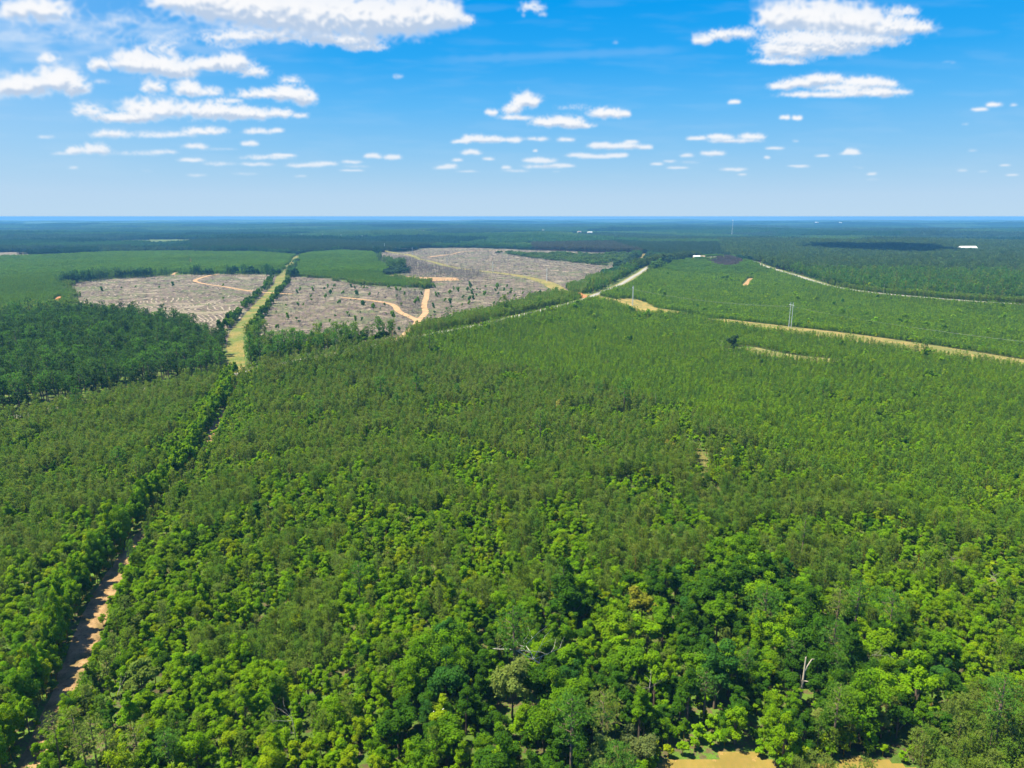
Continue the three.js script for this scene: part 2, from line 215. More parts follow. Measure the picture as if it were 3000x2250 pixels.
{ // beyond the near ground everything is far forest
  for (let j = 0; j < NZ; j++) for (let i = 0; i < NX; i++) if (Math.hypot(X0 + i * CELL, Z0 + j * CELL) > 1500) kind[j * NX + i] = FAR;
  fill(pts([[1230, 990], [1325, 970], [1500, 935], [1840, 830], [1960, 770], [2120, 752], [2250, 785], [2460, 848], [2786, 880], [3000, 892], [3400, 905], [3400, 1700], [2750, 1580], [2350, 1390], [2060, 1240], [1800, 1160], [1500, 1090], [1230, 1050]]), YOUNG);
  fill(pts([[2110, 748], [2168, 757], [2250, 780], [2460, 841], [2586, 858], [2786, 874], [3000, 888], [3400, 902], [3400, 690], [2100, 690]]), MIXED);
  for (const b of SMALLBLOCK) fill(b, BLOCK);
  fill(pts([[-500, 1330], [0, 1222], [350, 1146], [560, 1108], [668, 1092], [668, 990], [644, 966, 8], [508, 940, 8], [390, 920, 8], [250, 912, 8], [0, 915, 8], [-500, 950, 8]]), TALL);
  fill(pts([[712, 1085], [900, 1045], [1100, 1006], [1150, 1000], [1220, 962], [1000, 985], [860, 996], [712, 992]]), MIXED);
  fill(pts([[560, 738], [750, 739], [872, 747], [985, 735], [1098, 741], [1190, 736], [1260, 727], [1310, 714], [560, 712]]), TALL);
  fill(pts([[1560, 738], [1660, 741], [1800, 744], [1950, 752], [2110, 750], [2110, 722], [1560, 720]]), TALL);
  fill(CUTS.hill, CUT, null, 16, 42); fill(CUTS.flat, CUT, null, 16, 42);
  fill(pts([[1450, 740], [1860, 742], [1840, 775], [1760, 778], [1560, 756]]), SCRUB);
  // trees along the road
  for (const [k, [x, z]] of ROAD.entries()) { if (k < ROAD.length * 0.42) continue; const [a, b] = ROAD[Math.min(k + 1, ROAD.length - 1)], [c, d] = ROAD[Math.max(0, k - 1)], l = Math.hypot(a - c, b - d) || 1, f = k / ROAD.length, w = f > 0.85 ? 26 : 9 + 5 * noise2(k / 12, 3); if (f < .85 && noise2b(k / 9, 7) > .45) continue; fillLine([[x + (b - d) / l * (w + 5), z - (a - c) / l * (w + 5)]], w, MIXED, (x, z, q) => q === CUT || q === SCRUB || q === FAR || q === PINE); }
  // broadleaf wood in the foreground, and patches of it among the pines
  fill(pts([[250, 2090], [380, 1960], [520, 1890], [700, 1910], [900, 1940], [1100, 1890], [1250, 1860], [1400, 1780], [1560, 1730], [1750, 1700], [1950, 1665], [2050, 1595], [2160, 1590], [2300, 1645], [2420, 1725], [2600, 1710], [2800, 1690], [2920, 1610], [3300, 1650], [3300, 2000], [2900, 1990], [2720, 2060], [2640, 2170], [2680, 3300], [-200, 3300], [100, 2330]], 7), BUSHY);
  fill(pts([[1190, 2330], [1160, 2150], [1140, 1990], [1260, 1890], [1400, 1795], [1560, 1735], [1750, 1705], [1950, 1665], [2050, 1600], [2160, 1595], [2300, 1650], [2420, 1730], [2600, 1800], [2750, 1900], [2850, 1990], [2720, 2060], [2640, 2170], [2680, 3300], [1100, 3300]], 8), LEAFY);
  for (const [x, y, a, b] of [[825, 1435, 85, 62], [930, 1640, 70, 70], [1180, 1620, 80, 65], [720, 1520, 75, 45], [1410, 1620, 85, 100], [540, 1660, 60, 60], [640, 1770, 110, 70], [2150, 1590, 60, 45], [2075, 1545, 45, 22], [1985, 1555, 35, 18], [2640, 1555, 90, 42], [2330, 1395, 70, 24], [2020, 1245, 30, 50], [1925, 1225, 32, 25], [1500, 1105, 60, 18], [2850, 1480, 50, 22], [900, 1235, 50, 18], [880, 1170, 40, 20], [300, 1500, 50, 28], [160, 1540, 40, 24], [440, 1560, 60, 36], [60, 1640, 60, 40], [1090, 1770, 90, 60], [1290, 1720, 60, 40], [2560, 1450, 60, 20], [2300, 1560, 60, 30], [2780, 1640, 90, 40]])
    fill(Array.from({ length: 16 }, (_, k) => at(x + a * Math.cos(k / 8 * Math.PI), y + b * Math.sin(k / 8 * Math.PI), 5)), BUSHY, (x, z, q) => q !== LEAFY);
  for (let j = 0; j < NZ; j++) for (let i = 0; i < NX; i++) { const q = j * NX + i; if (kind[q] !== PINE && kind[q] !== YOUNG) continue; const x = X0 + i * CELL, z = Z0 + j * CELL, r = Math.hypot(x, z); if (r < 900 && fbm(noise2b, x / 58, z / 58, 3) > lerp(0.02, 0.42, smooth(170, 620, r))) kind[q] = BUSHY; }
  fill(pts([[2655, 2310], [2668, 2130], [2765, 2055], [2900, 2000], [3200, 2000], [3500, 3300], [2760, 3300]], 6), PINE);
  fillLine(TRACK, 26, FRINGE, (x, z, q) => q === PINE);
  fillLine(TRACK, 3.3, BARE);
  fillLine(ROAD, 7.5, BARE); fillLine(ROAD.slice(Math.floor(ROAD.length * .5)).map(([x, z]) => [x - 3, z + 11, 1]), 13, BARE); fillLine(ROAD2, 8, BARE); fillLine(ROAD2.map(([x, z]) => [x - 3, z + 10, 1]), 11, BARE); fillLine(STRIP, 9, BARE); fillLine(POWER, 20, BARE); fillLine(GLADE, 12, BARE); fillLine(TRAIL, 2.5, BARE); fillLine(SPUR, 6, BARE); fillLine(FARSTRIP, 14, BARE);
  for (const d of DIRT) fillLine(d, 5, BARE);
  fill(GREYCUT, BARE); fill(PATCH, BARE); fill(CLEARING, BARE); fill(FIELD, BARE);
  fill(pts([[80, 2400], [30, 2215], [90, 2195], [140, 2210], [150, 2400]]), BARE);
}
console.log('raster done');

// ------------------------------------------------------------------ surfaces
function grain(size, f) {                    // a tileable texture from f(u, v, n) with n(freq, seed) periodic noise in 0..1
  const data = new Uint8Array(size * size * 4), tab = new Map();
  const val = (freq, seed, u, v) => {
    let t = tab.get(freq * 100 + seed); if (!t) { const r = rng(freq * 131 + seed); t = Float32Array.from({ length: freq * freq }, r); tab.set(freq * 100 + seed, t); }
    const x = u * freq, y = v * freq, i = Math.floor(x), j = Math.floor(y), a = x - i, b = y - j, s = a * a * (3 - 2 * a), q = b * b * (3 - 2 * b), m = (k) => ((k % freq) + freq) % freq;
    return lerp(lerp(t[m(j) * freq + m(i)], t[m(j) * freq + m(i + 1)], s), lerp(t[m(j + 1) * freq + m(i)], t[m(j + 1) * freq + m(i + 1)], s), q);
  };
  for (let y = 0; y < size; y++) for (let x = 0; x < size; x++) { const u = x / size, v = y / size, c = f((freq, seed = 1) => val(freq, seed, u, v), u, v); for (let k = 0; k < 3; k++) data[(y * size + x) * 4 + k] = clamp(c[k]) * 255; data[(y * size + x) * 4 + 3] = 255; }
  const t = new THREE.DataTexture(data, size, size); t.wrapS = t.wrapT = THREE.RepeatWrapping; t.magFilter = THREE.LinearFilter; t.colorSpace = THREE.SRGBColorSpace; t.needsUpdate = true; return t;
}
const mix3 = (a, b, t) => [lerp(a[0], b[0], t), lerp(a[1], b[1], t), lerp(a[2], b[2], t)];
const S = (r, g, b) => [r / 255, g / 255, b / 255];
const tex = {
  floor: grain(256, (n) => mix3(mix3(S(74, 64, 44), S(104, 90, 60), n(64) * .6 + n(16, 2) * .4), mix3(S(66, 92, 22), S(96, 120, 30), n(90, 6)), smooth(.32, .56, n(8, 3) * .6 + n(32, 4) * .4))),
  slash: grain(512, (n) => { const a = n(96) * .5 + n(200, 2) * .5, b = n(10, 3) * .6 + n(30, 4) * .4; return mix3(mix3(S(90, 78, 72), S(120, 106, 95), a), mix3(S(70, 57, 58), S(84, 90, 48), smooth(.36, .62, n(14, 6))), smooth(.40, .68, b)); }),
  grass: grain(512, (n) => mix3(mix3(S(92, 98, 44), S(132, 120, 72), n(7) * .5 + n(40, 2) * .5), S(156, 134, 94), smooth(.56, .8, n(18, 3) * .5 + n(90, 4) * .5))),
  lawn: grain(512, (n) => mix3(mix3(S(112, 102, 40), S(134, 110, 54), n(12) * .5 + n(90, 2) * .5), S(150, 120, 74), smooth(.58, .82, n(9, 3) * .6 + n(60, 4) * .4))),
  dirt: grain(512, (n) => mix3(mix3(S(150, 120, 90), S(184, 156, 124), n(22) * .5 + n(120, 2) * .5), S(112, 88, 64), smooth(.55, .85, n(12, 3) * .5 + n(60, 4) * .5))),
  asphalt: grain(256, (n) => mix3(S(126, 124, 122), S(150, 148, 142), n(9) * .4 + n(90, 2) * .6)),
};
const M = {};
const std = (o) => new THREE.MeshStandardMaterial({ roughness: 1, metalness: 0, ...o });
M.ground = std({ map: tex.floor, vertexColors: true });
M.slash = std({ map: tex.slash, vertexColors: true });
M.grass = std({ map: tex.grass, vertexColors: true });
M.lawn = std({ map: tex.lawn, vertexColors: true });
M.dirt = std({ map: tex.dirt, vertexColors: true });
M.asphalt = std({ map: tex.asphalt, roughness: .9 });
M.ridge = std({ color: new THREE.Color().setRGB(.25, .205, .16) });
M.bark = std({ color: new THREE.Color().setRGB(.13, .095, .07) });
M.pinebark = std({ color: new THREE.Color().setRGB(.17, .12, .09) });
M.deadwood = std({ color: new THREE.Color().setRGB(.27, .25, .23) });
M.palewood = std({ color: new THREE.Color().setRGB(.5, .48, .45) });
M.snag = std({ color: new THREE.Color().setRGB(.50, .43, .35) });
M.steel = std({ color: new THREE.Color().setRGB(.55, .60, .64), roughness: .5, metalness: .3 });
M.pole = std({ color: new THREE.Color().setRGB(.30, .26, .22) });
M.ceramic = std({ color: new THREE.Color().setRGB(.35, .38, .40), roughness: .3 });
M.wire = std({ color: new THREE.Color().setRGB(.2, .21, .22), roughness: .8 });
M.whitewall = std({ color: new THREE.Color().setRGB(.72, .72, .70) });
M.whiteroof = std({ color: new THREE.Color().setRGB(.82, .83, .84), roughness: .6 });
M.brownroof = std({ color: new THREE.Color().setRGB(.34, .25, .20) });
M.darkdoor = std({ color: new THREE.Color().setRGB(.10, .10, .11) });
M.blossom = std({ color: new THREE.Color().setRGB(.85, .84, .78) });
M.cloud = std({ color: new THREE.Color().setRGB(.9, .9, .9) });
const leafMaterial = (rgb) => new THREE.MeshPhysicalMaterial({ color: new THREE.Color().setRGB(...rgb), vertexColors: true, roughness: .95, transmission: .5, thickness: 0, specularIntensity: .06, side: THREE.DoubleSide });

// ground: one sheet in rings round the drone, to the horizon
{
  const rs = [0]; for (let r = 25; r < 22500; r *= r < 3000 ? 1.0105 : 1.03) rs.push(r);
  const th = []; for (let a = -180; a < 180; a += Math.abs(a + .2) < 50 ? .42 : 4) th.push(a * D2R); th.push(180 * D2R);
  const pos = [], uv = [], colr = [], idx = [], n = th.length;
  for (const r of rs) for (const a of th) {
    const x = r * Math.sin(a), z = -r * Math.cos(a); pos.push(x, groundH(x, z), z); uv.push(x / 14, z / 14);
    const v = .85 + .3 * noise2(x / 60, z / 60), c = [v * .9, v, v * .9]; colr.push(...c);
  }
  for (let i = 0; i < rs.length - 1; i++) for (let j = 0; j < n - 1; j++) { const a = i * n + j, b = a + 1, c = a + n, d = c + 1; if (i) idx.push(a, b, c); idx.push(b, d, c); }
  const g = new THREE.BufferGeometry(); g.setAttribute('position', new THREE.Float32BufferAttribute(pos, 3)); g.setAttribute('uv', new THREE.Float32BufferAttribute(uv, 2)); g.setAttribute('color', new THREE.Float32BufferAttribute(colr, 3)); g.setIndex(idx); g.computeVertexNormals();
  tag(mesh('ground', g, M.ground), 'dark leaf-littered forest floor reaching to the horizon', 'ground', null, 'structure');
}
function sheet(name, poly, step, lift, tile, material, label, category, hue) {   // a patch of open ground laid over the land
  const xs = poly.map((q) => q[0]), zs = poly.map((q) => q[1]), x0 = Math.min(...xs), z0 = Math.min(...zs), nx = Math.ceil((Math.max(...xs) - x0) / step), nz = Math.ceil((Math.max(...zs) - z0) / step);
  const id = new Map(), pos = [], uv = [], colr = [], idx = [];
  const vert = (i, j) => { const k = i * 100000 + j; if (!id.has(k)) { const x = x0 + i * step, z = z0 + j * step; id.set(k, pos.length / 3); pos.push(x, groundH(x, z) + lift, z); uv.push(x / tile, z / tile); colr.push(...hue(x, z)); } return id.get(k); };
  for (let j = 0; j < nz; j++) for (let i = 0; i < nx; i++) { const x = x0 + (i + .5) * step, z = z0 + (j + .5) * step; if (!inside(poly, x + 3 * noise2(x / 15, z / 15), z + 3 * noise2b(x / 15, z / 15))) continue; const a = vert(i, j), b = vert(i + 1, j), c = vert(i, j + 1), d = vert(i + 1, j + 1); idx.push(a, c, b, b, c, d); }
  const g = new THREE.BufferGeometry(); g.setAttribute('position', new THREE.Float32BufferAttribute(pos, 3)); g.setAttribute('uv', new THREE.Float32BufferAttribute(uv, 2)); g.setAttribute('color', new THREE.Float32BufferAttribute(colr, 3)); g.setIndex(idx); g.computeVertexNormals();
  return tag(mesh(name, g, material), label, category, null, 'structure');
}
function ribbon(name, line, half, lift, tile, material, label, category, rough = 0, hue = () => [1, 1, 1]) {
  const K = 6, pos = [], uv = [], colr = [], idx = [];
  line.forEach(([x, z, w], i) => {
    const [a, b] = line[Math.max(0, i - 1)], [c, d] = line[Math.min(line.length - 1, i + 1)], l = Math.hypot(c - a, d - b) || 1, nx = -(d - b) / l, nz = (c - a) / l;
    for (let k = 0; k <= K; k++) { const s = (k / K * 2 - 1), e = half * (w ?? 1) * (1 + (k === 0 || k === K ? rough * fbm(noise2, i / 3 + k * 7, x / 30, 3) : 0)), px = x + nx * s * e, pz = z + nz * s * e; pos.push(px, groundH(px, pz) + lift, pz); uv.push(px / tile, pz / tile); colr.push(...hue(px, pz, s)); }
  });
  for (let i = 0; i < line.length - 1; i++) for (let k = 0; k < K; k++) { const a = i * (K + 1) + k, b = a + 1, c = a + K + 1, d = c + 1; idx.push(a, b, c, b, d, c); }
  const g = new THREE.BufferGeometry(); g.setAttribute('position', new THREE.Float32BufferAttribute(pos, 3)); g.setAttribute('uv', new THREE.Float32BufferAttribute(uv, 2)); g.setAttribute('color', new THREE.Float32BufferAttribute(colr, 3)); g.setIndex(idx); g.computeVertexNormals();
  return tag(mesh(name, g, material), label, category, null, 'structure');
}
const wob = (s, a, seed = 0) => (x, z) => { const v = 1 + a * fbm(noise2, x / s + seed, z / s, 3); return [v, v, v]; };
const cutHue = (x, z) => { const g = smooth(.0, .45, fbm(noise2b, x / 90, z / 90, 3)), m = smooth(.1, .5, fbm(noise2, x / 60 + 4, z / 60, 3)), v = 1 + .2 * fbm(noise2, x / 25, z / 25, 2); return mix3(mix3([v * .95, v * .9, v * .92], [v * .7, v * .95, v * .5], g), [v * .72, v * .6, v * .7], m * .75); };
const cutGroup = sheet('clearcut_ground', CUTS.hill, 4, .16, 26, M.slash, 'grey clear-cut hillside with pale curved planting rows, left of the cleared strip', 'clearing', cutHue);
const cutGroup2 = sheet('clearcut_ground', CUTS.flat, 4, .16, 26, M.slash, 'grey-green clear-cut ground between the road and the power line', 'clearing', (x, z) => { const k = kindAt(x, z) === SCRUB ? 1 : 0, c = cutHue(x, z); return k ? [c[0] * .62, c[1] * .95, c[2] * .42] : c; });
sheet('grass_clearing', CLEARING, 1.2, .08, 9, M.lawn, 'mown yellow-green grass clearing with tan edges at the bottom of the picture', 'clearing', wob(12, .2));
sheet('clearcut_ground', GREYCUT, 8, .3, 26, M.slash, 'far grey strip of cut-over ground at the left edge', 'clearing', () => [1.25, 1.2, 1.25]);
sheet('tan_patch', PATCH, 3, .3, 20, M.grass, 'bare tan patch round the power pylon beside the road', 'clearing', (x, z) => { const t = smooth(-.4, .3, fbm(noise2, x / 16, z / 16, 3)); return mix3([.8, .82, .5], [1.5, 1.2, .95], t); });
sheet('tan_field', FIELD, 4, .3, 20, M.dirt, 'bare tan field beside the dark young plantation', 'field', (x, z) => { const v = .8 + .15 * noise2(x / 30, z / 30); return [v, v * .93, v * .8]; });
ribbon('dirt_track', TRACK, 3.3, .10, 11, M.dirt, 'sandy tree-lined track climbing from the lower left to the road', 'track', .25, (x, z, s) => { const g = smooth(0, .5, fbm(noise2, x / 9, z / 9, 3) + .25 * Math.abs(s) - .1), v = .8 + .2 * noise2b(x / 6, z / 6); return mix3([v * .90, v * .86, v * .74], [.24, .30, .12], g * .85); });
ribbon('grass_strip', STRIP, 7.4, .26, 22, M.grass, 'grassy cleared strip running over the clear-cut hill', 'clearing', .15, (x, z) => { const t = smooth(-.25, .35, fbm(noise2, x / 34, z / 34, 4)); return mix3([.50, .72, .28], [.98, .88, .68], t); });
ribbon('power_line_strip', POWER, 19, .22, 22, M.grass, 'tan grass strip cleared under the power line', 'clearing', .12, (x, z) => { const t = smooth(-.3, .4, fbm(noise2, x / 40, z / 26, 4)); return mix3([.72, .80, .46], [1.2, 1.02, .86], t); });
ribbon('grass_glade', GLADE, 10, .15, 20, M.grass, 'small tan grass glade among the young pines', 'clearing', .25, wob(30, .3));
ribbon('forest_trail', TRAIL, 2.0, .15, 9, M.grass, 'short bare trail showing between the pines', 'trail', .3, (x, z) => { const t = smooth(-.2, .3, fbm(noise2, x / 5, z / 5, 3)); return mix3([.42, .52, .24], [.85, .78, .66], t); });
ribbon('forest_trail', SPUR, 4.5, .3, 12, M.dirt, 'tan bare spur on the plantation hill below the far road', 'trail', .25, () => [.9, .8, .6]);
ribbon('grass_strip', FARSTRIP, 12, .4, 20, M.grass, 'narrow tan strip between the far tree stands', 'clearing', .2, () => [1.1, .95, .8]);
const dirtLabels = ['pale dirt road curving round the clear-cut hill', 'sandy dirt road winding through the clear-cut to the paved road', 'short dirt branch running up the middle of the clear-cut', 'dirt road along the far side of the clear-cut', 'orange clay pull-off crossing the paved road', 'faint dirt path over the far plantation', 'short orange dirt scrape left of the clear-cut hill'];
DIRT.forEach((d, i) => ribbon('dirt_road', d, [4, 4.2, 4, 5.5, 6, 3.4, 4][i], .42 + i * .006, 14, M.dirt, dirtLabels[i], 'dirt road', .25, (x, z) => { const v = .92 + .2 * noise2(x / 14, z / 14); return i === 4 || i === 6 ? [v * 1.05, v * .62, v * .4] : [v, v * .95, v * .88]; }));
ribbon('road_verge', ROAD, 7.5, .34, 18, M.grass, 'grassy verge of the paved road', 'verge', .15, wob(20, .3));
ribbon('paved_road', ROAD, 3.6, .50, 10, M.asphalt, 'pale grey paved road crossing behind the pine plantation', 'road');
ribbon('road_verge', ROAD2, 8, .34, 18, M.grass, 'grassy verge of the far road on the plantation hill', 'verge', .15, wob(20, .3));
ribbon('paved_road', ROAD2, 3.8, .54, 10, M.asphalt, 'pale road at the foot of the far mixed forest', 'road');

// ------------------------------------------------------------------ plant shapes
class Shape {                                // triangles with colours
  constructor() { this.p = []; this.c = []; }
  tri(a, b, c, k) { this.p.push(...a, ...b, ...c); this.c.push(...k, ...k, ...k); }
  leaf(x, y, z, nx, ny, nz, s, k, R) {       // one irregular three-cornered spray of leaves facing (nx, ny, nz)
    let ux = R() - .5, uy = R() - .5, uz = R() - .5; const d = ux * nx + uy * ny + uz * nz; ux -= d * nx; uy -= d * ny; uz -= d * nz; const l = Math.hypot(ux, uy, uz) || 1; ux /= l; uy /= l; uz /= l;
    const vx = ny * uz - nz * uy, vy = nz * ux - nx * uz, vz = nx * uy - ny * ux, q = [];
    for (let i = 0; i < 3; i++) { const a = i * 2.094 + (R() - .5) * .8, r = s * (.75 + R() * .6), cx = Math.cos(a) * r, sx = Math.sin(a) * r; q.push([x + ux * cx + vx * sx, y + uy * cx + vy * sx, z + uz * cx + vz * sx]); }
    this.tri(q[0], q[1], q[2], k);
  }
  limb(a, b, ra, rb, k = [1, 1, 1], n = 5) { // a tapered round piece from a to b
    const d = [b[0] - a[0], b[1] - a[1], b[2] - a[2]], l = Math.hypot(...d) || 1; d.forEach((_, i) => d[i] /= l);
    let u = Math.abs(d[1]) < .9 ? [d[2], 0, -d[0]] : [1, 0, 0]; const ul = Math.hypot(...u); u = u.map((v) => v / ul);
    const v = [d[1] * u[2] - d[2] * u[1], d[2] * u[0] - d[0] * u[2], d[0] * u[1] - d[1] * u[0]], ring = (o, r, i) => { const t = i / n * 2 * Math.PI, c = Math.cos(t) * r, s = Math.sin(t) * r; return [o[0] + u[0] * c + v[0] * s, o[1] + u[1] * c + v[1] * s, o[2] + u[2] * c + v[2] * s]; };
    for (let i = 0; i < n; i++) { const p = ring(a, ra, i), q = ring(a, ra, i + 1), r = ring(b, rb, i), s = ring(b, rb, i + 1); this.tri(p, q, r, k); this.tri(q, s, r, k); }
    return this;
  }
  done() { const g = new THREE.BufferGeometry(); g.setAttribute('position', new THREE.Float32BufferAttribute(this.p, 3)); g.setAttribute('color', new THREE.Float32BufferAttribute(this.c, 3)); g.computeVertexNormals(); return g; }
  add(o, m) { const v = new THREE.Vector3(); for (let i = 0; i < o.p.length; i += 3) { v.set(o.p[i], o.p[i + 1], o.p[i + 2]).applyMatrix4(m); this.p.push(v.x, v.y, v.z); } this.c.push(...o.c); return this; }
}
const dirRand = (R) => { const z = R() * 2 - 1, a = R() * 6.2832, s = Math.sqrt(1 - z * z); return [Math.cos(a) * s, z, Math.sin(a) * s]; };
const tone = (R, a) => { const v = 1 + (R() - .5) * a, y = (R() - .5) * a * .5; return [v * (1 + y), v, v * (1 - y)]; };
const TRUNKTINT = [2.2, .85, 3.2];           // on a scattered tree: turns its leaf tint into bark

// a broadleaf crown: lobes on an uneven crown, each a shell of leaf sprays
function broadleaf(seed, H, R1, n, leaf, o = {}) {
  const R = rng(seed), crown = new Shape(), trunk = new Shape(), base = H * (o.base ?? .3), cy = lerp(base, H, .52), hy = (H - base) * .5, lobes = [];
  const K = o.lobes ?? 13;
  for (let i = 0; i < K; i++) { const d = dirRand(R); if (d[1] < -.55) d[1] *= -.5; const f = .36 + R() * .6, rr = R1 * (.2 + R() * R() * .34); lobes.push({ x: d[0] * R1 * f * 1.05, y: cy + d[1] * hy * (f + .12), z: d[2] * R1 * f * 1.05, r: rr, w: rr * rr, off: R() * 50, t: tone(R, o.lobeTone ?? .22) }); }
  lobes.push({ x: 0, y: cy + hy * .2, z: 0, r: R1 * .5, w: R1 * R1 * .2, off: 3, t: [1, 1, 1] });
  const W = lobes.reduce((a, l) => a + l.w, 0);
  for (const l of lobes) {
    const m = Math.round(n * l.w / W);
    for (let k = 0; k < m; k++) {
      const d = dirRand(R), bump = noise3(d[0] * 1.9 + l.off, d[1] * 1.9, d[2] * 1.9), r = l.r * (.86 + .34 * bump + (R() - .5) * .22), x = l.x + d[0] * r, y = l.y + d[1] * r * .82, z = l.z + d[2] * r;
      if (lobes.some((q) => q !== l && Math.hypot(x - q.x, (y - q.y) / .82, z - q.z) < q.r * .6)) continue;
      const j = dirRand(R), nx = d[0] + j[0] * .75, ny = d[1] + .6 + j[1] * .75, nz = d[2] + j[2] * .75, nl = Math.hypot(nx, ny, nz) || 1, t = tone(R, o.leafTone ?? .32);
      crown.leaf(x, y, z, nx / nl, ny / nl, nz / nl, leaf * (.7 + R() * .7), [t[0] * l.t[0], t[1] * l.t[1], t[2] * l.t[2]], R);
    }
  }
  const tr = H * .014 + .04, top = [(R() - .5) * .8, cy, (R() - .5) * .8];
  trunk.limb([0, -.4, 0], [top[0] * .4, base * .8, top[2] * .4], tr * 1.25, tr, [1, 1, 1], 6).limb([top[0] * .4, base * .8, top[2] * .4], top, tr, tr * .5, [1, 1, 1], 5);
  for (const l of lobes.slice(0, o.limbs ?? 7)) trunk.limb([top[0] * .5, lerp(base * .8, cy, R() * .7), top[2] * .5], [l.x * .9, l.y, l.z * .9], tr * .42, tr * .12, [1, 1, 1], 4);
  return { crown, trunk, H, R: R1 };
}
// a tuft of needles: narrow blades fanned about a direction
function tuft(sh, x, y, z, dx, dy, dz, len, wid, n, k, R) {
  for (let i = 0; i < n; i++) {
    const j = dirRand(R), ax = dx + j[0] * .95, ay = dy + j[1] * .95, az = dz + j[2] * .95, l = Math.hypot(ax, ay, az) || 1, L = len * (.7 + R() * .5), tx = x + ax / l * L, ty = y + ay / l * L, tz = z + az / l * L, h = Math.hypot(ax, az) || 1, w = dirRand(R), s0 = [az / h + w[0] * .6, w[1] * .35, -ax / h + w[2] * .6], sl = Math.hypot(...s0) || 1, s = s0.map((q) => q / sl), t = tone(R, .4);
    sh.tri([x - s[0] * wid, y - s[1] * wid, z - s[2] * wid], [x + s[0] * wid, y + s[1] * wid, z + s[2] * wid], [tx, ty, tz], [k[0] * t[0], k[1] * t[1], k[2] * t[2]]);
  }
}
// a plantation pine: whorls of short branches ending in tufts
function pine(seed, H, R1, o) {
  const R = rng(seed), crown = new Shape(), trunk = new Shape(), base = H * (o.base ?? .3), lean = [(R() - .5) * .5, (R() - .5) * .5], N = o.whorls;
  for (let w = 0; w < N; w++) {
    const t = (w + R() * .6) / N, y = lerp(base, H * .97, t), prof = Math.pow(Math.sin(Math.PI * (.17 + .79 * t)), .75), nb = o.branches, a0 = R() * 6.28, tn = tone(R, .2);
    for (let b = 0; b < nb; b++) {
      const a = a0 + b / nb * 6.2832 + (R() - .5) * .7, L = R1 * prof * (.7 + R() * .55), rise = lerp(.05, .7, t), lx = lean[0] * t, lz = lean[1] * t;
      for (let q = 0; q < o.tufts; q++) { const f = o.tufts === 1 ? .72 : lerp(.4, 1, q / (o.tufts - 1)), px = lx + Math.cos(a) * L * f, pz = lz + Math.sin(a) * L * f, py = y + L * f * rise + (R() - .5) * .25; tuft(crown, px, py, pz, Math.cos(a) * .55, .65, Math.sin(a) * .55, o.len * (.85 + R() * .3), o.wid, o.needles, tn, R); }
      if (o.twigs && b % 2 === 0) trunk.limb([lx * .9, y, lz * .9], [lx + Math.cos(a) * L * .8, y + L * .8 * rise, lz + Math.sin(a) * L * .8], .035, .015, [1, 1, 1], 3);
    }
  }
  tuft(crown, lean[0], H - o.len * .6, lean[1], 0, 1, 0, o.len * 1.2, o.wid, o.needles, [1.05, 1.05, 1], R);
  const tr = H * .011 + .03; trunk.limb([0, -.4, 0], [lean[0], H * .96, lean[1]], tr, .03, [1, 1, 1], o.far ? 3 : 5);
  return { crown, trunk, H, R: R1 };
}
// a grown pine: long bare stem, clouds of tufts on short limbs near the top
function tallPine(seed, H, R1, o) {
  const R = rng(seed), crown = new Shape(), trunk = new Shape(), base = H * (o.base ?? .52), lean = [(R() - .5) * 1.2, (R() - .5) * 1.2], tr = H * .010 + .06;
  trunk.limb([0, -.5, 0], [lean[0] * .5, H * .5, lean[1] * .5], tr * 1.2, tr, [1, 1, 1], 6).limb([lean[0] * .5, H * .5, lean[1] * .5], [lean[0], H * .96, lean[1]], tr, tr * .25, [1, 1, 1], 5);
  for (let c = 0; c < o.clouds; c++) {
    const t = c / o.clouds, y = lerp(base, H * .95, Math.pow(t, .85)) + (R() - .5), prof = Math.sin(Math.PI * clamp(.2 + t * .72)), a = c * 2.4 + R(), L = R1 * prof * (.45 + R() * .6), x = lean[0] * y / H + Math.cos(a) * L, z = lean[1] * y / H + Math.sin(a) * L, rr = R1 * (.26 + R() * .16), tn = tone(R, .22);
    trunk.limb([lean[0] * y / H, y - L * .25, lean[1] * y / H], [x, y, z], .07, .025, [1, 1, 1], 3);
    for (let k = 0; k < o.tufts; k++) { const d = dirRand(R); tuft(crown, x + d[0] * rr, y + d[1] * rr * .55 + .1, z + d[2] * rr, d[0] * .6, .5 + d[1] * .3, d[2] * .6, o.len * (.8 + R() * .4), o.wid, o.needles, tn, R); }
  }
  return { crown, trunk, H, R: R1 };
}
// a bare dead tree
function bare(seed, H, R1, n, lean = 0, thick = 1) {
  const R = rng(seed), s = new Shape(), grow = (a, d, l, r, depth) => {
    const steps = 3; let p = a;
    for (let i = 0; i < steps; i++) { const j = dirRand(R), q = [p[0] + d[0] * l / steps + j[0] * l * .06, p[1] + d[1] * l / steps + j[1] * l * .04, p[2] + d[2] * l / steps + j[2] * l * .06]; s.limb(p, q, r * (1 - i * .22), r * (1 - (i + 1) * .22), [1, 1, 1], depth ? 3 : 5); p = q;
      if (depth < 2 && (depth || i)) for (let k = 0; k < (depth ? 1 : n); k++) { const e = dirRand(R), dd = [d[0] * .55 + e[0], Math.abs(d[1] * .6 + e[1] * .7) + .15, d[2] * .55 + e[2]], dl = Math.hypot(...dd); grow(p, dd.map((v) => v / dl), l * (.32 + R() * .25), r * .42, depth + 1); } }
  };
  grow([0, -.4, 0], [lean, Math.sqrt(1 - lean * lean), 0], H, (H * .012 + .03) * thick, 0);
  return s;
}
const V = (n, f) => Array.from({ length: n }, (_, i) => f(i));
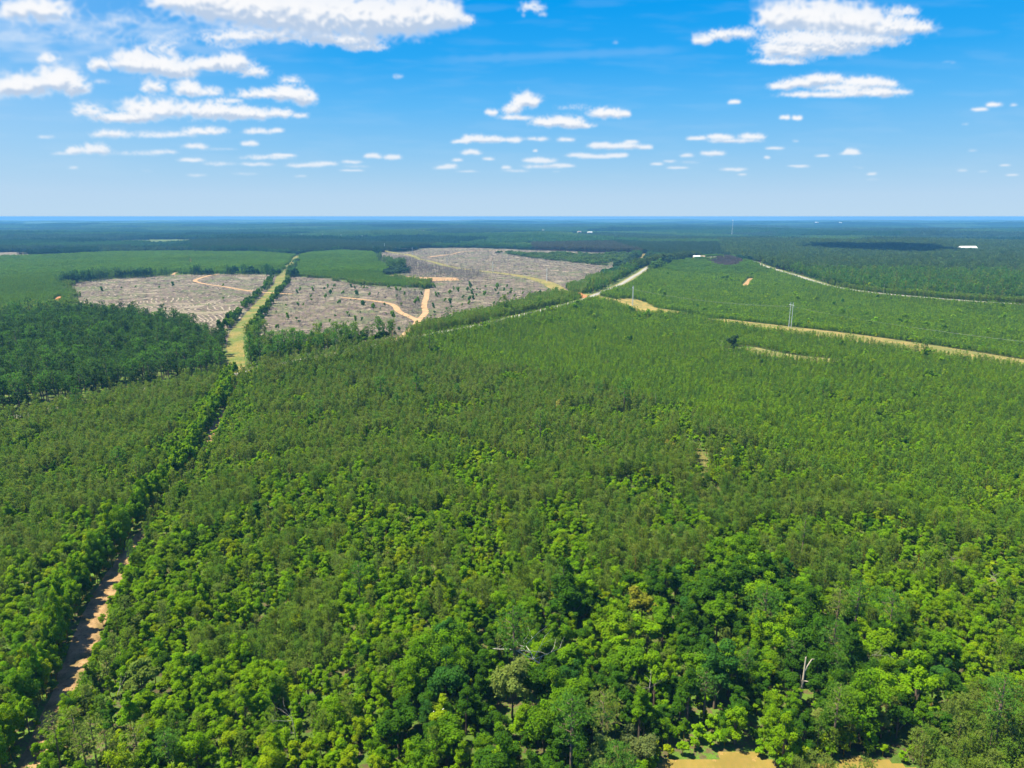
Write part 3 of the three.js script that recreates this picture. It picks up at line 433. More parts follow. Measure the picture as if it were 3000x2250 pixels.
const KIT = {
  leafyNear: V(8, (i) => broadleaf(100 + i, 10 + (i % 4) * 1.5, 2.6 + (i % 3) * .4, 6400, .17, { base: .12, lobes: 20 + (i * 5) % 11, lobeTone: .3 })),
  leafyMid: V(5, (i) => broadleaf(140 + i, 9 + (i % 3), 2.7 + (i % 2) * .4, 800, .52, { base: .2, limbs: 2 })),
  leafyFar: V(4, (i) => broadleaf(170 + i, 11, 3.8, 150, 1.15, { base: .2, limbs: 0, lobes: 9 })),
  pineNear: V(6, (i) => pine(200 + i, 10 + (i % 3) * .9, 1.75 + (i % 3) * .25, { whorls: 13, branches: 6, tufts: 2, needles: 9, len: .62, wid: .10, base: .2 })),
  pineMid: V(5, (i) => pine(230 + i, 9.6 + (i % 3) * 1.0, 1.75 + (i % 2) * .3, { whorls: 9, branches: 5, tufts: 1, needles: 8, len: .95, wid: .2, base: .18 })),
  pineFar: V(4, (i) => pine(260 + i, 9.6, 1.75, { whorls: 5, branches: 4, tufts: 1, needles: 6, len: 1.4, wid: .55, base: .12, far: true })),
  tallNear: V(5, (i) => tallPine(300 + i, 17 + i * .9, 3.1 + (i % 2) * .4, { clouds: 26, tufts: 12, needles: 6, len: .7, wid: .09, base: .5 })),
  tallMid: V(5, (i) => tallPine(330 + i, 18 + (i % 3), 3.4, { clouds: 20, tufts: 6, needles: 5, len: 1.3, wid: .24, base: .42 })),
  tallFar: V(3, (i) => tallPine(360 + i, 18 + i, 3.7, { clouds: 12, tufts: 4, needles: 3, len: 2.0, wid: .5, base: .36 })),
};
const whole = (t) => { if (!t.whole) { const s = new Shape(); s.p = [...t.crown.p, ...t.trunk.p]; s.c = [...t.crown.c]; for (let i = 0; i < t.trunk.c.length; i += 3) s.c.push(...TRUNKTINT); t.whole = s; t.wholeG = s.done(); } return t; };
console.log('kit', Object.entries(KIT).map(([k, v]) => k + ' ' + v.map((t) => t.crown.p.length / 9 | 0).join('/')).join('; '));

// leaf colours (linear)
const GREEN = { bright: [.186, .340, .002], mid: [.122, .255, .004], deep: [.056, .150, .006], yellow: [.245, .350, .003], pale: [.185, .250, .050], teal: [.050, .158, .020] };   // what a leaf reflects and lets through together
const OLIVE = { olive: [.168, .262, .024], green: [.132, .248, .022], grey: [.184, .258, .040], young: [.205, .345, .010], dusk: [.094, .226, .022], dead: [.15, .125, .125], stand: [.066, .148, .022] };
const leafM = Object.fromEntries(Object.entries({ ...GREEN, ...OLIVE }).map(([k, c]) => [k, leafMaterial(c)]));
const scatterM = leafMaterial([1, 1, 1]);

// ------------------------------------------------------------------ planting
const held = [];                             // places kept for trees planted by hand
const free = (x, z, r) => { for (const h of held) if (Math.hypot(x - h[0], z - h[1]) < h[2] + r) return false; return true; };
const scatter = {};                          // kit name -> variant -> [matrix, tint]
const put = (kit, i, x, y, z, s, sy, turn, tint) => { const list = ((scatter[kit] ??= [])[i] ??= []); list.push([x, y, z, s, sy, turn, tint]); };
const inView = (x, z, m = 1.12) => -z > 60 && Math.abs(x) < -z * TAN * 4 / 3 * m + 25;
const singles = [];                          // candidates for trees of their own
const jig = (c, R, a) => { const v = 1 + (R() - .5) * a, h = (R() - .5) * a * .6; return [c[0] * v * (1 + h), c[1] * v, c[2] * v * (1 - h)]; };

// hand-planted trees
const hand = [];
const marks = [];                            // what a neighbour can be told by
const pixel = (x, y, z) => { const c = Math.cos(PITCH), s = Math.sin(PITCH), h = y - EYE, d = -z * c - h * s; return [1500 + x / d * 1125 / TAN, 1125 - (h * c - z * s) / d * 1125 / TAN]; };
function special(px, py, topH, f, keep) { const [x, z] = at(px, py, topH); held.push([x, z, keep]); hand.push(() => f(x, groundH(x, z), z)); }
function treeThing(name, kitTree, mat, barkM, x, y, z, s, sy, turn, label, category, group) {
  const t = thing(name, label, category, group); t.position.set(x, y, z); t.scale.set(s, sy, s); t.rotation.y = turn;
  kitTree.crownG ??= kitTree.crown.done(); kitTree.trunkG ??= kitTree.trunk.done();
  mesh('trunk', kitTree.trunkG, barkM, t); mesh('crown', kitTree.crownG, mat, t); return t;
}
const big = (seed, H, R1, n, leaf, o) => broadleaf(seed, H, R1, n, leaf, o);
special(1768, 2018, 18.5, (x, y, z) => treeThing('tall_pine', tallPine(901, 18.5, 3.9, { clouds: 30, tufts: 15, needles: 7, len: .6, wid: .07, base: .5 }), leafM.grey, M.pinebark, x, y, z, 1, 1, 1.2, 'tall pine with long bare trunk left of the grassy clearing', 'pine tree'), 2.2);
special(1862, 2148, 9.5, (x, y, z) => treeThing('broadleaf_tree', big(902, 9.5, 4.4, 5200, .24, { base: .08, lobes: 18, lobeTone: .1 }), leafMaterial([.150, .195, .055]), M.bark, x, y, z, 1, 1, .4, 'rounded grey-green tree at the left end of the grassy clearing', 'tree'), 4);
special(1292, 2042, 13.5, (x, y, z) => {
  const t = treeThing('broadleaf_tree', big(903, 13.5, 2.9, 3000, .32, { base: .15, lobes: 15 }), leafM.yellow, M.bark, x, y, z, 1, 1, 0, 'yellow-green magnolia dotted with white blossoms in the foreground wood', 'tree'), R = rng(44), g = new THREE.IcosahedronGeometry(.11, 0);
  for (let i = 0; i < 14; i++) { const a = .2 + R() * 2.6, h = 4 + R() * 7.5, b = mesh('blossom', g, M.blossom, t); b.position.set(Math.cos(a) * 2.6 * (1 - Math.abs(h - 6) / 14), h, Math.sin(a) * 2.6 * (1 - Math.abs(h - 6) / 14)); }
}, 2.8);
special(1500, 1945, 15, (x, y, z) => treeThing('broadleaf_tree', big(904, 15, 5.2, 5600, .3, { base: .2, lobes: 22, lobeTone: .14 }), leafM.pale, M.bark, x, y, z, 1, 1, 2, 'large pale grey-green oak in the middle of the foreground wood', 'tree'), 4.6);
special(855, 2172, 9.5, (x, y, z) => treeThing('broadleaf_tree', big(905, 9.5, 1.5, 1900, .3, { base: .05, lobes: 13 }), leafM.yellow, M.bark, x, y, z, 1, 1, 2, 'slim yellow-green spire-shaped tree at the bottom edge', 'tree'), 1.8);
special(1882, 1722, 14, (x, y, z) => treeThing('broadleaf_tree', big(906, 14, 4.6, 3600, .34, { base: .3, lobes: 15 }), leafMaterial([.25, .27, .022]), M.bark, x, y, z, 1, 1, 1, 'round golden-green tree standing above the foreground wood', 'tree'), 4);
special(1815, 1795, 14, (x, y, z) => treeThing('broadleaf_tree', big(907, 14, 4.8, 3800, .34, { base: .25, lobes: 15 }), leafMaterial([.175, .305, .003]), M.bark, x, y, z, 1, 1, 1, 'lime green tree just below the golden-green tree', 'tree'), 4.2);
special(1900, 1800, 13, (x, y, z) => treeThing('broadleaf_tree', big(917, 13, 3.8, 3000, .34, { base: .25, lobes: 13 }), leafM.bright, M.bark, x, y, z, 1, 1, 3, 'bright green tree beside the lime green tree', 'tree'), 3.4);
special(405, 1938, 11, (x, y, z) => treeThing('broadleaf_tree', big(908, 11, 4.2, 3600, .3, { base: .2, lobes: 15 }), leafMaterial([.17, .25, .036]), M.bark, x, y, z, 1, 1, 1, 'light feathery green tree right of the lower dirt track', 'tree'), 3.6);
special(755, 1478, 11, (x, y, z) => treeThing('broadleaf_tree', big(909, 11, 3.0, 2600, .34, { base: .2, lobes: 12 }), leafM.teal, M.bark, x, y, z, 1, 1, 1, 'blue-green round tree among bright green bushes', 'tree'), 2.6);
special(2250, 1620, 14, (x, y, z) => treeThing('broadleaf_tree', big(910, 14, 5.6, 4200, .36, { base: .2, lobes: 18 }), leafM.deep, M.bark, x, y, z, 1, 1, 1, 'broad dark green oak at the upper edge of the foreground wood', 'tree'), 4.6);
special(2040, 1690, 13, (x, y, z) => treeThing('broadleaf_tree', big(911, 13, 5.4, 4200, .34, { base: .2, lobes: 18 }), leafM.deep, M.bark, x, y, z, 1, 1, 4, 'wide dark green oak right of the golden-green tree', 'tree'), 4.4);
special(2460, 1722, 17, (x, y, z) => treeThing('tall_pine', tallPine(912, 17, 3.6, { clouds: 22, tufts: 10, needles: 6, len: .7, wid: .09, base: .55 }), leafM.grey, M.pinebark, x, y, z, 1, 1, 2, 'lone pine with pale trunk rising from the foreground wood', 'pine tree'), 3.4);
[[150, 2085, 14], [205, 2070, 15], [262, 2095, 14], [300, 2140, 12], [395, 2120, 13], [235, 2130, 12]].forEach(([px, py, H], i) => special(px, py, H, (x, y, z) => treeThing('tall_pine', tallPine(920 + i, H, 2.5, { clouds: 18, tufts: 11, needles: 6, len: .6, wid: .08, base: .45 }), leafM.grey, M.pinebark, x, y, z, 1, 1, i, 'thin-trunked olive pine in the clump at the lower left corner', 'pine tree', 'pines at the lower left corner'), 1.6));
[[2330, 2218, 6], [2385, 2205, 6.5], [2420, 2222, 6], [2360, 2240, 5], [2440, 2240, 5], [2548, 2232, 5], [2500, 2248, 5]].forEach(([px, py, H], i) => special(px, py, H, (x, y, z) => treeThing('pine_tree', pine(940 + i, H, 1.9, { whorls: 9, branches: 7, tufts: 2, needles: 8, len: .6, wid: .07, base: .12 }), leafM.grey, M.pinebark, x, y, z, 1, 1, i, i < 5 ? 'bushy young pine standing on the grassy clearing, in the larger group' : 'bushy young pine at the right end of the grassy clearing', 'pine tree', i < 5 ? 'young pines on the clearing' : 'young pines at the clearing end'), 1.4));
special(1636, 1168, 11, (x, y, z) => treeThing('broadleaf_tree', big(931, 11, 2.6, 900, .5, { base: .1, lobes: 12 }), leafMaterial([.27, .27, .04]), M.bark, x, y, z, 1, 1, i0(), 'small golden tree alone in the wide pine plantation', 'tree'), 2.5);
special(1960, 1284, 8, (x, y, z) => treeThing('broadleaf_tree', big(932, 8, 2.4, 900, .45, { base: .1, lobes: 12 }), leafMaterial([.26, .265, .045]), M.bark, x, y, z, 1, 1, i0(), 'small golden bush left of the short forest trail', 'tree'), 2.2);
special(2000, 1222, 11, (x, y, z) => treeThing('broadleaf_tree', big(933, 11, 2.3, 1300, .42, { base: .08, lobes: 12 }), leafM.bright, M.bark, x, y, z, 1, 1, i0(), 'upright bright green tree at the head of the forest trail', 'tree'), 2.2);
special(2082, 1222, 14, (x, y, z) => treeThing('tall_pine', tallPine(934, 14, 3, { clouds: 20, tufts: 8, needles: 5, len: .9, wid: .13, base: .42 }), leafM.green, M.pinebark, x, y, z, 1, 1, i0(), 'tall dark pine right of the short forest trail', 'pine tree'), 2);
special(2150, 985, 13, (x, y, z) => treeThing('broadleaf_tree', big(935, 13, 5.4, 1500, .6, { base: .1, lobes: 16 }), leafMaterial([.05, .10, .03]), M.bark, x, y, z, 1, 1, i0(), 'dark rounded tree at the left end of the small glade', 'tree'), 5);
special(2685, 1002, 11, (x, y, z) => treeThing('tall_pine', tallPine(936, 11, 3.6, { clouds: 20, tufts: 7, needles: 5, len: 1, wid: .16, base: .25 }), leafM.green, M.pinebark, x, y, z, 1, 1, i0(), 'dark spreading pine standing on the edge of the power line strip', 'pine tree'), 4);
function i0() { return 1.7; }
// dead wood
for (const [px, py] of [[1600, 1915], [1560, 1905], [1520, 1905]]) { const [x, z] = at(px, py, 9); held.push([x, z, 1.8]); }
special(1640, 1935, 7, (x, y, z) => { const t = thing('dead_tree', 'leaning leafless grey dead tree in the foreground wood', 'dead tree'), tr = mesh('trunk', bare(950, 16, 4, 3, -.7, 1.1).done(), M.palewood, t); tr.position.y = 2; t.position.set(x, y, z); t.rotation.y = .25; }, 2.5);
special(2357, 1926, 13.5, (x, y, z) => {
  const t = thing('dead_tree', 'broken forked tan snag standing above the foreground wood', 'dead tree'), s = new Shape(), f = new Shape();
  s.limb([0, -.5, 0], [.25, 7.5, 0], .3, .24, [1, 1, 1], 7).limb([.25, 7.5, 0], [.3, 13.4, .1], .24, .15, [1, 1, 1], 7).limb([.3, 13.4, .1], [.34, 13.9, .15], .2, .03, [1, 1, 1], 5).limb([.1, 5.8, 0], [-.7, 8.8, .2], .14, .05, [1, 1, 1], 5).limb([.2, 7, .1], [2.3, 6.9, .6], .16, .06, [1, 1, 1], 5);
  f.limb([.3, 9.2, 0], [.9, 11.3, .2], .22, .2, [1, 1, 1], 6).limb([.9, 11.3, .2], [1.7, 13.3, .4], .2, .15, [1, 1, 1], 6).limb([1.7, 13.3, .4], [2.3, 13.4, .5], .09, .03, [1, 1, 1], 5);
  mesh('trunk', s.done(), M.snag, t); mesh('fork', f.done(), M.snag, t); t.position.set(x, y, z);
}, 1.6);
[[2474, 1440, 5.5, 'pale leafless bush on the plantation slope right of the trail'], [2915, 1685, 6, 'pale leafless bush near the right edge'], [2790, 1632, 6, 'bare twiggy dead tree above the right-hand broadleaf patch'], [1921, 1150, 11, 'thin white dead stem standing above the pine plantation'], [2115, 1000, 10, 'small bare tree beside the dark rounded tree'], [860, 2105, 9, 'small pale dead tree in a gap of the lower wood'], [2660, 1935, 9, 'thin broken dead stem in a dark gap at the lower right'], [1900, 2020, 10, 'pale dead branches in the wood above the clearing'], [340, 2030, 8, 'small grey dead bush right of the lower track'], [2555, 1915, 10, 'pale dead twigs showing in the right of the foreground wood']].forEach(([px, py, H, label], i) => special(px, py, H, (x, y, z) => { const t = thing('dead_tree', label, 'dead tree'); mesh('trunk', bare(960 + i, H, 2, i < 3 ? 5 : i === 3 ? 1 : 3, 0, i === 3 ? .9 : .75).done(), M.deadwood, t); t.position.set(x, y, z); }, i < 3 ? 1.6 : 1));
for (const f of hand) f();

// broadleaf trees
{
  const R = rng(21), tones = Object.entries(GREEN);
  const pick = (x, z, r, k) => { if (k === LEAFY && R() < .42) return R() < .5 ? 'deep' : 'mid'; if (k === BUSHY || k === FRINGE) { const q = R(); return q < .68 ? 'bright' : q < .8 ? 'yellow' : q < .94 ? 'mid' : 'deep'; } const n = fbm(noise2, x / 30 + 9, z / 30, 2) + (R() - .5) * .7, near = smooth(330, 200, r); if (r < 300 && R() < .05) return 'pale'; if (R() < .05) return 'yellow'; return n > .34 - near * .02 ? 'bright' : n > -.02 + near * .12 ? 'bright' : n > -.3 + near * .15 ? 'mid' : R() < .25 ? 'teal' : 'deep'; };
  for (let z = -95; z > -1520; z -= 3.8) for (let x = -1300; x < 1300; x += 3.8) {
    const px = x + (R() - .5) * 3.6, pz = z + (R() - .5) * 3.6, skip = R(), s0 = R();
    if (!inView(px, pz)) continue;
    const k = kindAt(px, pz), r = Math.hypot(px, pz);
    const want = k === LEAFY ? .8 : k === BUSHY ? .85 : k === FRINGE ? .95 : k === MIXED ? .28 : k === TALL ? .2 : k === SCRUB ? .10 : k === YOUNG || k === PINE ? .012 : 0;
    if (skip > want || !free(px, pz, 1.6)) continue;
    if (kindAt(px + 1.5, pz) === BARE && kindAt(px - 1.5, pz) === BARE) continue;
    const wood = smooth(290, 190, r), edge = [[3, 0], [-3, 0], [0, 3], [0, -3]].some(([a, b]) => kindAt(px + a, pz + b) === BARE);
    const dt = r < 720 ? distTo(TRACK, px, pz) : 99, low = dt < 13 && sideOf(TRACK, px, pz) > 0;
    let s = (k === BUSHY ? .40 + s0 * .34 + wood * .12 : k === FRINGE ? .52 + s0 * .28 : .46 + s0 * s0 * .52 + wood * .2) * (low ? .62 : dt < 9 ? 1.1 : edge && dt > 12 ? .68 : 1) * (k === SCRUB ? .4 : k === MIXED || k === TALL ? 1.15 : 1);
    if (s0 > .9 && k === LEAFY && r < 240) s *= 1.25;
    const sy = s * (.82 + R() * .3) * (dt < 9 && !low ? 1.5 : 1), turn = R() * 6.28, name = pick(px, pz, r, k), v = Math.floor(R() * 40), y = groundH(px, pz);
    singles.push({ kind: 'leafy', x: px, y, z: pz, s, sy, turn, tone: k === MIXED || k === TALL ? (R() < .6 ? 'deep' : name) : name, v, r, size: s * 10 / r, k, edge });
  }
}
// pines
{
  const R = rng(22);
  for (let z = -95; z > -1520; z -= 2.7) for (let x = -1300; x < 1300; x += 2.7) {
    const px = x + (R() - .5) * 2.2, pz = z + (R() - .5) * 1.8, skip = R(), s0 = R();
    if (!inView(px, pz)) continue;
    const k = kindAt(px, pz), r = Math.hypot(px, pz);
    const want = k === PINE ? .88 : k === YOUNG ? .95 : k === FRINGE ? .16 : k === LEAFY ? .05 : k === BUSHY ? .09 : k === BLOCK ? .96 : k === SCRUB ? .05 : 0;
    if (skip > want || !free(px, pz, .8)) continue;
    if (fbm(noise2, px / 9 + 40, pz / 9, 2) > .46) continue;           // small gaps
    const young = k === YOUNG || k === BLOCK ? smooth(1.2, 0, 0) : 0;
    let s = k === YOUNG ? lerp(.74, .56, smooth(350, 700, r)) + .12 * fbm(noise2b, px / 70, pz / 70, 2) : k === BLOCK ? .56 : .80 + .2 * fbm(noise2b, px / 60, pz / 60, 2);
    const sy = s * (.78 + s0 * .42 + (s0 > .95 ? .25 : 0)), yo = k === YOUNG ? smooth(-.3, .5, fbm(noise2, px / 55, pz / 55, 2) + (R() - .5) * .6) : 0;
    const tint = k === YOUNG && inside(DEADPATCH, px, pz) ? 'dead' : k === YOUNG ? (R() < .3 + yo * .5 ? 'young' : 'green') : k === BLOCK ? 'green' : R() < .3 + .3 * noise2b(px / 90, pz / 90) ? 'grey' : R() < .6 ? 'olive' : 'green';
    singles.push({ kind: 'pine', x: px, y: groundH(px, pz), z: pz, s, sy, turn: R() * 6.28, tone: tint, v: Math.floor(R() * 40), r, size: s * 8 / r, k });
  }
}
// grown pines
{
  const R = rng(23);
  for (let z = -95; z > -1520; z -= 6.2) for (let x = -1300; x < 1300; x += 6.2) {
    const px = x + (R() - .5) * 5.6, pz = z + (R() - .5) * 5.6, skip = R(), s0 = R();
    if (!inView(px, pz)) continue;
    const k = kindAt(px, pz), r = Math.hypot(px, pz);
    const want = k === TALL ? .86 : k === MIXED ? .4 : k === LEAFY ? (r < 300 ? .05 : .02) : k === PINE || k === BUSHY ? .008 : 0;
    if (skip > want || !free(px, pz, 1.6)) continue;
    if (k === TALL && fbm(noise2b, px / 22, pz / 22, 2) > .34) continue;
    const s = (k === LEAFY || k === PINE ? .72 : .70) + s0 * s0 * .62;
    singles.push({ kind: 'tall', x: px, y: groundH(px, pz), z: pz, s, sy: s * (.85 + R() * .25), turn: R() * 6.28, tone: k === TALL ? (R() < .7 ? 'stand' : 'dusk') : R() < .62 ? 'dusk' : R() < .5 ? 'green' : 'olive', v: Math.floor(R() * 40), r, size: s * 18 / r, k });
  }
}
{ // hedges of trees that wall in the track: tall on its left, lower on its right
  const R = rng(28);
  for (let k = 0; k < TRACK.length - 1; k++) for (const side of [-1, 1]) {
    const [x, z, w] = TRACK[k], [a, b] = TRACK[k + 1], l = Math.hypot(a - x, b - z) || 1, o = side * (3.3 * w + (side < 0 ? 2.1 : 2.4) + R() * .9), px = x - (b - z) / l * o + (R() - .5), pz = z + (a - x) / l * o + (R() - .5); if (!inView(px, pz) || !free(px, pz, .6)) continue;
    const s = side < 0 ? .62 + R() * .2 : .42 + R() * .16, q = R(); singles.push({ kind: 'leafy', x: px, y: groundH(px, pz), z: pz, s, sy: s * (side < 0 ? 1.25 + R() * .3 : .8 + R() * .3), turn: R() * 6, tone: q < .55 ? 'bright' : q < .85 ? 'mid' : 'deep', v: Math.floor(R() * 40), r: Math.hypot(px, pz), size: s * 10 / Math.hypot(px, pz), k: FRINGE });
  }
}
{
  const R = rng(27), n = STRIP.length;
  for (let k = Math.floor(n * .06); k < n * .72; k++) for (const side of [-1, 1]) {
    if (R() > (k < n * .45 ? .55 : .25)) continue;
    const [x, z] = STRIP[k], [a, b] = STRIP[Math.min(n - 1, k + 1)], l = Math.hypot(a - x, b - z) || 1, o = side * (12 + R() * 7), px = x - (b - z) / l * o, pz = z + (a - x) / l * o; if (kindAt(px, pz) !== CUT) continue;
    const s = .5 + R() * .5; singles.push({ kind: 'leafy', x: px, y: groundH(px, pz), z: pz, s, sy: s * (.9 + R() * .5), turn: R() * 6, tone: R() < .7 ? 'deep' : 'mid', v: Math.floor(R() * 40), r: Math.hypot(px, pz), size: .0001, k: MIXED });
  }
}
console.log('trees', singles.length);
const MARKS = [];
let where, fit;
// the 300 of each kind that show largest stand as trees of their own, the rest as one mass per kind
{
  const R = rng(31), toneName = { bright: 'bright green', mid: 'fresh green', deep: 'dark green', yellow: 'yellow-green', pale: 'pale green', teal: 'blue-green', olive: 'olive', green: 'dark green', grey: 'grey-green', young: 'light green', dusk: 'deep green', dead: 'purple-brown', stand: 'dark green' };
  const shade = (t) => { const c = GREEN[t.tone] ?? OLIVE[t.tone], d = 1 - .18 * (t.k === TALL || t.k === MIXED ? 1 : 0); return jig([c[0] * d, c[1] * d, c[2] * d], R, .34); };
  MARKS.push(...[[1768, 2080, 'the long-trunked pine'], [1862, 2200, 'the rounded grey-green tree'], [1292, 2090, 'the white-blossomed magnolia'], [1510, 2010, 'the large pale oak'], [855, 2210, 'the yellow-green spire tree'], [1882, 1760, 'the golden-green tree'], [1815, 1850, 'the lime green tree'], [405, 1980, 'the feathery light tree'], [755, 1500, 'the blue-green round tree'], [2250, 1665, 'the broad dark oak'], [2040, 1740, 'the wide dark oak'], [2460, 1780, 'the lone pale-trunked pine'], [230, 2130, 'the corner pine clump'], [2357, 1965, 'the forked snag'], [1560, 1900, 'the leaning dead tree'], [2380, 2225, 'the bushy clearing pines'], [2475, 1455, 'the pale leafless bush'], [2915, 1690, 'the dead bush by the right edge'], [2080, 2215, 'the grassy clearing'], [2950, 2150, 'the lower right corner'], [1050, 2240, 'the middle of the bottom edge'], [600, 2240, 'the left of the bottom edge'], [330, 1700, 'the sunlit bend of the track'], [590, 1345, 'the upper sunlit stretch of track'], [180, 2010, 'the shaded lower track'], [690, 1040, 'the cleared grass strip'], [573, 1090, 'the wooden pole'], [60, 1210, 'the far left roadside'], [300, 950, 'the clear-cut hill'], [820, 1435, 'the bright bushy patch'], [1410, 1640, 'the central leafy patch'], [1190, 985, 'the sandy dirt road'], [1500, 930, 'the paved road bend'], [2600, 860, 'the far road poles'], [1602, 805, 'the three-pole pylon'], [1444, 782, 'the pylon left of the three-pole one'], [1310, 765, 'the mid clear-cut pylon'], [1208, 738, 'the pylon at the clear-cut edge'], [1170, 815, 'the tan field'], [1222, 941, 'the sandy road junction'], [1248, 872, 'the dirt branch road'], [1130, 888, 'the sandy road bend'], [572, 823, 'the dirt road on the hill'], [842, 800, 'the upper grass strip'], [770, 884, 'the lower grass strip'], [400, 880, 'the hill rows'], [920, 880, 'the middle of the clear-cut'], [1000, 940, 'the front of the clear-cut'], [1400, 860, 'the right-hand clear-cut'], [1480, 890, 'the roadside tree belt']]);
  fit = (l) => l.split(' ').length > 16 ? l.replace(/broadleaf |plantation /, '').replace('farther ', '').replace('larger ', '').replace('clear-cut shrub', 'shrub') : l;
  where = (t, tall) => {
    const [u, v] = pixel(t.x, t.y + tall * t.sy * .6, t.z);
    let best = 1e9, m; for (const q of MARKS) { const d = Math.hypot(u - q[0], (v - q[1]) * 1.15); if (d < best) { best = d; m = q; } }
    const dx = u - m[0], dy = v - m[1], side = Math.abs(dx) > 2.2 * Math.abs(dy) ? (dx < 0 ? 'left of' : 'right of') : Math.abs(dy) > 2.2 * Math.abs(dx) ? (dy < 0 ? 'behind' : 'in front of') : (dy < 0 ? 'behind and ' : 'in front and ') + (dx < 0 ? 'left of' : 'right of');
    return `${best < 70 ? 'close ' : best < 150 ? '' : 'farther '}${side} ${m[2]}`;
  };
  const kinds = { leafy: ['broadleaf_tree', 'broadleaf tree', 'tree', KIT.leafyNear, KIT.leafyMid, KIT.leafyFar, 330, 800], pine: ['pine_tree', 'plantation pine', 'pine tree', KIT.pineNear, KIT.pineMid, KIT.pineFar, 330, 760], tall: ['tall_pine', 'tall pine', 'pine tree', KIT.tallNear, KIT.tallMid, KIT.tallFar, 330, 1000] };
  for (const [kd, [name, noun, cat, near, mid, far, r1, r2]] of Object.entries(kinds)) {
    const list = singles.filter((t) => t.kind === kd).sort((a, b) => b.size - a.size);
    const shown = (t) => { const c = Math.cos(PITCH), s = Math.sin(PITCH), h = t.y + 6 - EYE, d = -t.z * c - h * s, yy = h * c - t.z * s * -1 * -1; const ny = (h * c + -t.z * s) / d, nx = t.x / d; return Math.abs(nx) < TAN * 4 / 3 && ny > -TAN * 1.02; };
    let n = 0;
    const lot = kd === 'leafy' ? 288 : kd === 'pine' ? 290 : 290;
    for (const t of list) {
      const set = t.r < r1 ? near : t.r < r2 ? mid : far, tree = set[t.v % set.length];
      if (n < lot && shown(t)) { n++; const w = where(t, tree.H), wide = t.s * tree.R > 4.1 ? 'wide ' : t.s * tree.R < 2.4 && kd === 'leafy' ? 'small ' : ''; treeThing(name, tree, leafM[t.tone], kd === 'leafy' ? M.bark : M.pinebark, t.x, t.y, t.z, t.s, t.sy, t.turn, fit(`${wide}${toneName[t.tone]} ${noun} ${w}`), cat, `${noun}s ${w}`); }
      else { const kit = kd + (t.r < r1 ? 'Near' : t.r < r2 ? 'Mid' : 'Far'); put(kit, t.v % set.length, t.x, t.y, t.z, t.s, t.sy, t.turn, shade(t)); }
    }
  }
}
// bushes under and between the trees
{
  const R = rng(24);
  for (let z = -95; z > -760; z -= 3.3) for (let x = -650; x < 650; x += 3.3) {
    const px = x + (R() - .5) * 3, pz = z + (R() - .5) * 3, skip = R(), s0 = R(); if (!inView(px, pz)) continue;
    const k = kindAt(px, pz), r = Math.hypot(px, pz), want = k === PINE ? .3 + .5 * fbm(noise2, px / 30, pz / 30, 2) : k === YOUNG ? .3 + .4 * fbm(noise2, px / 30, pz / 30, 2) : k === BUSHY || k === FRINGE ? .85 : k === LEAFY ? .6 : 0;
    const rim = k === LEAFY && r < 240 && [[6, 0], [-6, 0], [0, 6], [3, 4], [-3, 4]].some(([a, b]) => kindAt(px + a, pz + b) === BARE);
    if (!rim && skip > want) continue;
    const s = (rim ? .3 : .2) + s0 * .2, c = R() < .62 ? GREEN.bright : R() < .45 ? GREEN.mid : GREEN.yellow; put(r < 260 ? 'leafyMid' : 'leafyFar', Math.floor(R() * 4), px, groundH(px, pz), pz, s * 1.25, s, R() * 6.28, jig(c, R, .3));
  }
}
// far forest: clumps of trees on a single root
const clump = (seed, n, span, H, R1, pool) => { const R = rng(seed), s = new Shape(), m = new THREE.Matrix4(); for (let i = 0; i < n; i++) { const t = whole(pool[Math.floor(R() * pool.length)]), k = (H / t.H) * (.75 + R() * .5); m.compose(new THREE.Vector3((R() - .5) * span, 0, (R() - .5) * span), new THREE.Quaternion().setFromAxisAngle(new THREE.Vector3(0, 1, 0), R() * 6.28), new THREE.Vector3(k * R1, k, k * R1)); s.add(t.whole, m); } return { whole: s, wholeG: s.done(), H }; };
KIT.clumpPine = V(4, (i) => clump(400 + i, 15, 14, 7, 1.05, KIT.pineFar));
KIT.clumpTall = V(4, (i) => clump(410 + i, 7, 15, 17, 1, KIT.tallFar));
KIT.clumpLeafy = V(4, (i) => clump(420 + i, 7, 15, 12.5, 1, KIT.leafyFar));
const blob = V(3, (i) => broadleaf(450 + i, 14, 5, 46, 2.6, { base: .15, limbs: 0, lobes: 6 }));
KIT.woodTall = V(4, (i) => clump(430 + i, 30, 46, 16, .85, blob));
const STAND = [[.040, .112, .036], [.056, .146, .030], [.026, .078, .034], [.092, .186, .040], [.052, .106, .048]];
function stand(x, z, s) {                    // which stand of timber a far point belongs to: a jittered cell
  const i = Math.floor(x / s), j = Math.floor(z / s * 1.0); let best = 1e9, id = 0;
  for (let a = -1; a <= 1; a++) for (let b = -1; b <= 1; b++) { const u = i + a, v = j + b, h = Math.abs(Math.sin(u * 127.1 + v * 311.7) * 43758.5453) % 1, h2 = Math.abs(Math.sin(u * 269.5 + v * 183.3) * 43758.5453) % 1, d = (u + h - x / s) ** 2 + (v + h2 - z / s) ** 2; if (d < best) { best = d; id = Math.floor((h * 7919 + h2 * 104729) % 1000); } }
  return id;
}
